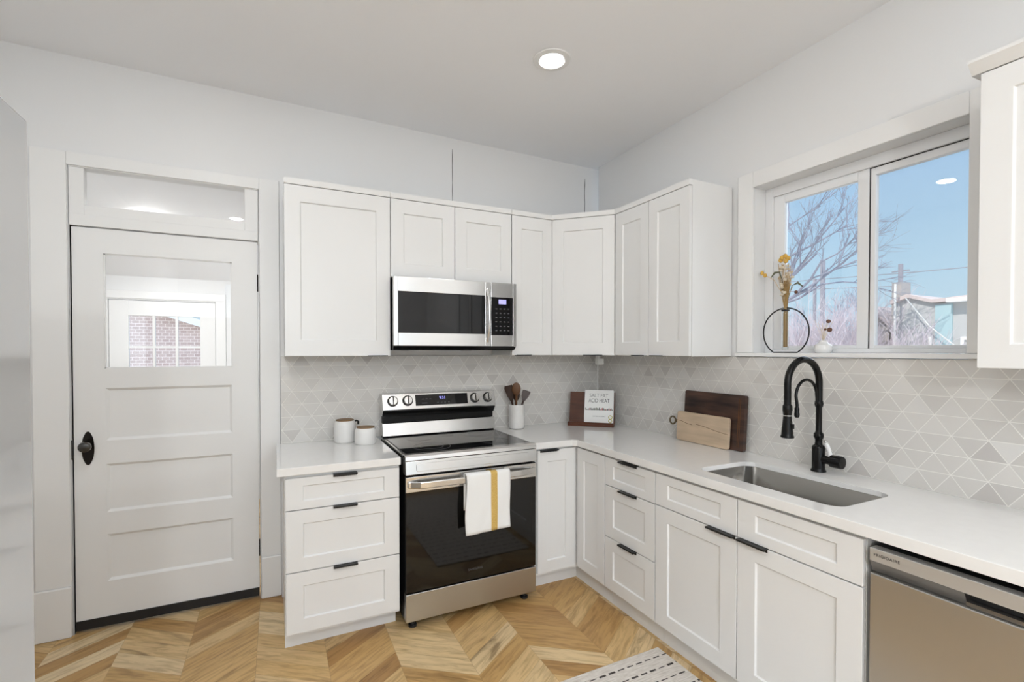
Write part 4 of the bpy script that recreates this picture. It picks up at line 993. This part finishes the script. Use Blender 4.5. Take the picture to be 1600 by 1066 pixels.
for k, (x, y, s, l) in enumerate(((11, 5.35, 1.0, 'pale twiggy shrub at the left of the lower left pane'), (11.5, 4.85, 1.1, 'pale twiggy shrub in the middle of the lower left pane'), (11, 4.2, .95, 'pale twiggy shrub nearest the window mullion, lower left pane'))):
    rnd = random.Random(40+k); t = thing('shrub', l, 'shrub', (x, y, GZ), 'pale leafless shrubs beyond the window')
    b = MB()
    for q in range(8):
        v = Vector((rnd.uniform(-1, 1), rnd.uniform(-1, 1), rnd.uniform(.6, 1.6))).normalized(); grow(b, Vector((x, y, GZ)), v, 1.5*s, .03, 4, rnd, .6, .25, 4)
    b.build('branches', 'bark_pale', t)
for x, y, h, r, nm, l in ((14, 6.63, 4.49, .075, 'utility_pole', 'taller grey utility pole in the left window pane'), (14, 6.89, 3.89, .05, 'utility_pole', 'shorter grey utility pole left of the taller one'), (14, 4.42, 3.99, .06, 'utility_pole', 'grey utility pole rising behind the chimney in the right pane')):
    t = thing(nm, l, 'utility pole', (x, y, GZ)); b = MB(); b.tube([(x, y, GZ), (x, y, h)], r, 10); b.build('pole', 'pole', t)
    b = MB(); b.box(x-.02, x+.02, y-.22, y+.22, h-.22, h-.19); b.build('crossarm', 'pole', t) if h > 3.95 and y < 6 else b.bm.free()
for P, l in (([(14, 14, 4.15), (14, 6.8, 3.86), (14, 4.42, 3.72), (14, 0, 3.55)], 'thin overhead cable crossing both window panes'), ([(14, 12, 3.6), (14, 6.89, 3.55), (14, 4.42, 3.35)], 'lower thin overhead cable in the left window pane')):
    b = MB(); b.tube(P, .012, 5); tag(b.build('overhead_cable', 'pole', loc=P[1]), l, 'cable')
FO = frame((12, 0), (0, 1), (-1, 0))
t = thing('neighbour_house', 'pale grey neighbouring house with chimney seen low in the right pane', 'house', (13, 2.5, GZ))
b = MB(); b.fprism(FO, [(3.60, GZ), (3.60, 2.70), (3.30, 2.80), (2.80, 2.62), (.2, 2.66), (.2, GZ)], -4, 0); b.build('wall', 'bl_gray', t)
b = MB(); b.fprism(FO, [(3.66, 2.66), (3.66, 2.76), (3.31, 2.89), (2.80, 2.71), (.1, 2.86), (.1, 2.67), (2.80, 2.63), (3.30, 2.80)], -4.1, .12); b.build('roof', 'bl_roof', t)
b = MB(); b.fbox(FO, 3.50, 3.71, -.5, -.05, GZ, 3.23); b.build('chimney', 'bl_brown', t)
b = MB(); b.fbox(FO, 2.43, 2.76, .001, .03, GZ+.1, 2.58); b.build('door_panel', 'bl_teal', t)
b = MB(); b.fbox(FO, 1.8, 2.45, .001, .30, 2.60, 2.69); b.build('awning', 'bl_white', t)
b = MB(); framed(b, FO, 1.75, 2.27, 1.2, 1.79, 1.80, 2.21, 1.25, 1.72, .001, .05); b.build('window_frame', 'bl_white', t)
FO2 = frame((12.6, 0), (0, 1), (-1, 0))
t = thing('garage', 'low taupe garage left of the grey neighbouring house', 'garage', (13, 4.4, GZ))
b = MB(); b.fprism(FO2, [(3.80, GZ), (3.80, 2.15), (4.2, 2.55), (4.45, 2.40), (4.45, GZ)], -3, .5); b.build('wall', 'bl_brown', t)
b = MB(); b.fprism(FO2, [(3.76, 2.1), (3.76, 2.2), (4.2, 2.67), (4.5, 2.50), (4.5, 2.40), (4.2, 2.57)], -3.1, .6); b.build('roof', 'bl_roof', t)
b = MB(); b.tube([(11.7, 3.47, GZ), (11.7, 3.47, 3.15)], .026, 8); tag(b.build('flag_pole', 'pole_w', loc=(11.7, 3.47, GZ)), 'slim white pole before the grey neighbouring house', 'pole')
b = MB(); b.tube([(11.7, 3.25, 2.78), (11.7, 2.75, 2.05), (11.7, 2.24, 1.55), (11.7, .6, GZ)], .014, 6); tag(b.build('guy_wire', 'pole_w', loc=(11.7, .6, GZ)), 'white slanting guy wire across the grey house', 'cable')
b = MB(); b.tube([(11.5, 2.66, GZ), (11.5, 2.66, 1.80)], .035, 8); tag(b.build('vent_pipe', 'pole_w', loc=(11.5, 2.66, GZ)), 'short white post low in the right window pane', 'post')
# brick house behind the porch door
t = thing('brick_house', 'washed-out brick gable house with white rake board behind the porch door', 'house', (-5, 9, GZ))
FY = frame((0, 9), (1, 0), (0, -1))
b = MB(); b.fprism(FY, [(-9, GZ), (-9, 1.75), (-6, 2.75), (-1.6, 1.22), (-1.6, GZ)], -5, 0); b.build('wall', 'brick', t)
b = MB(); b.fprism(FY, [(-9.3, 1.65), (-9.3, 1.80), (-6, 2.90), (-1.3, 1.27), (-1.3, 1.12), (-6, 2.75)], -5.2, .25); b.build('rake_board', 'bl_white', t)
for o in bpy.data.objects:
    for k in ('_base', '_local'):
        if k in o: del o[k]
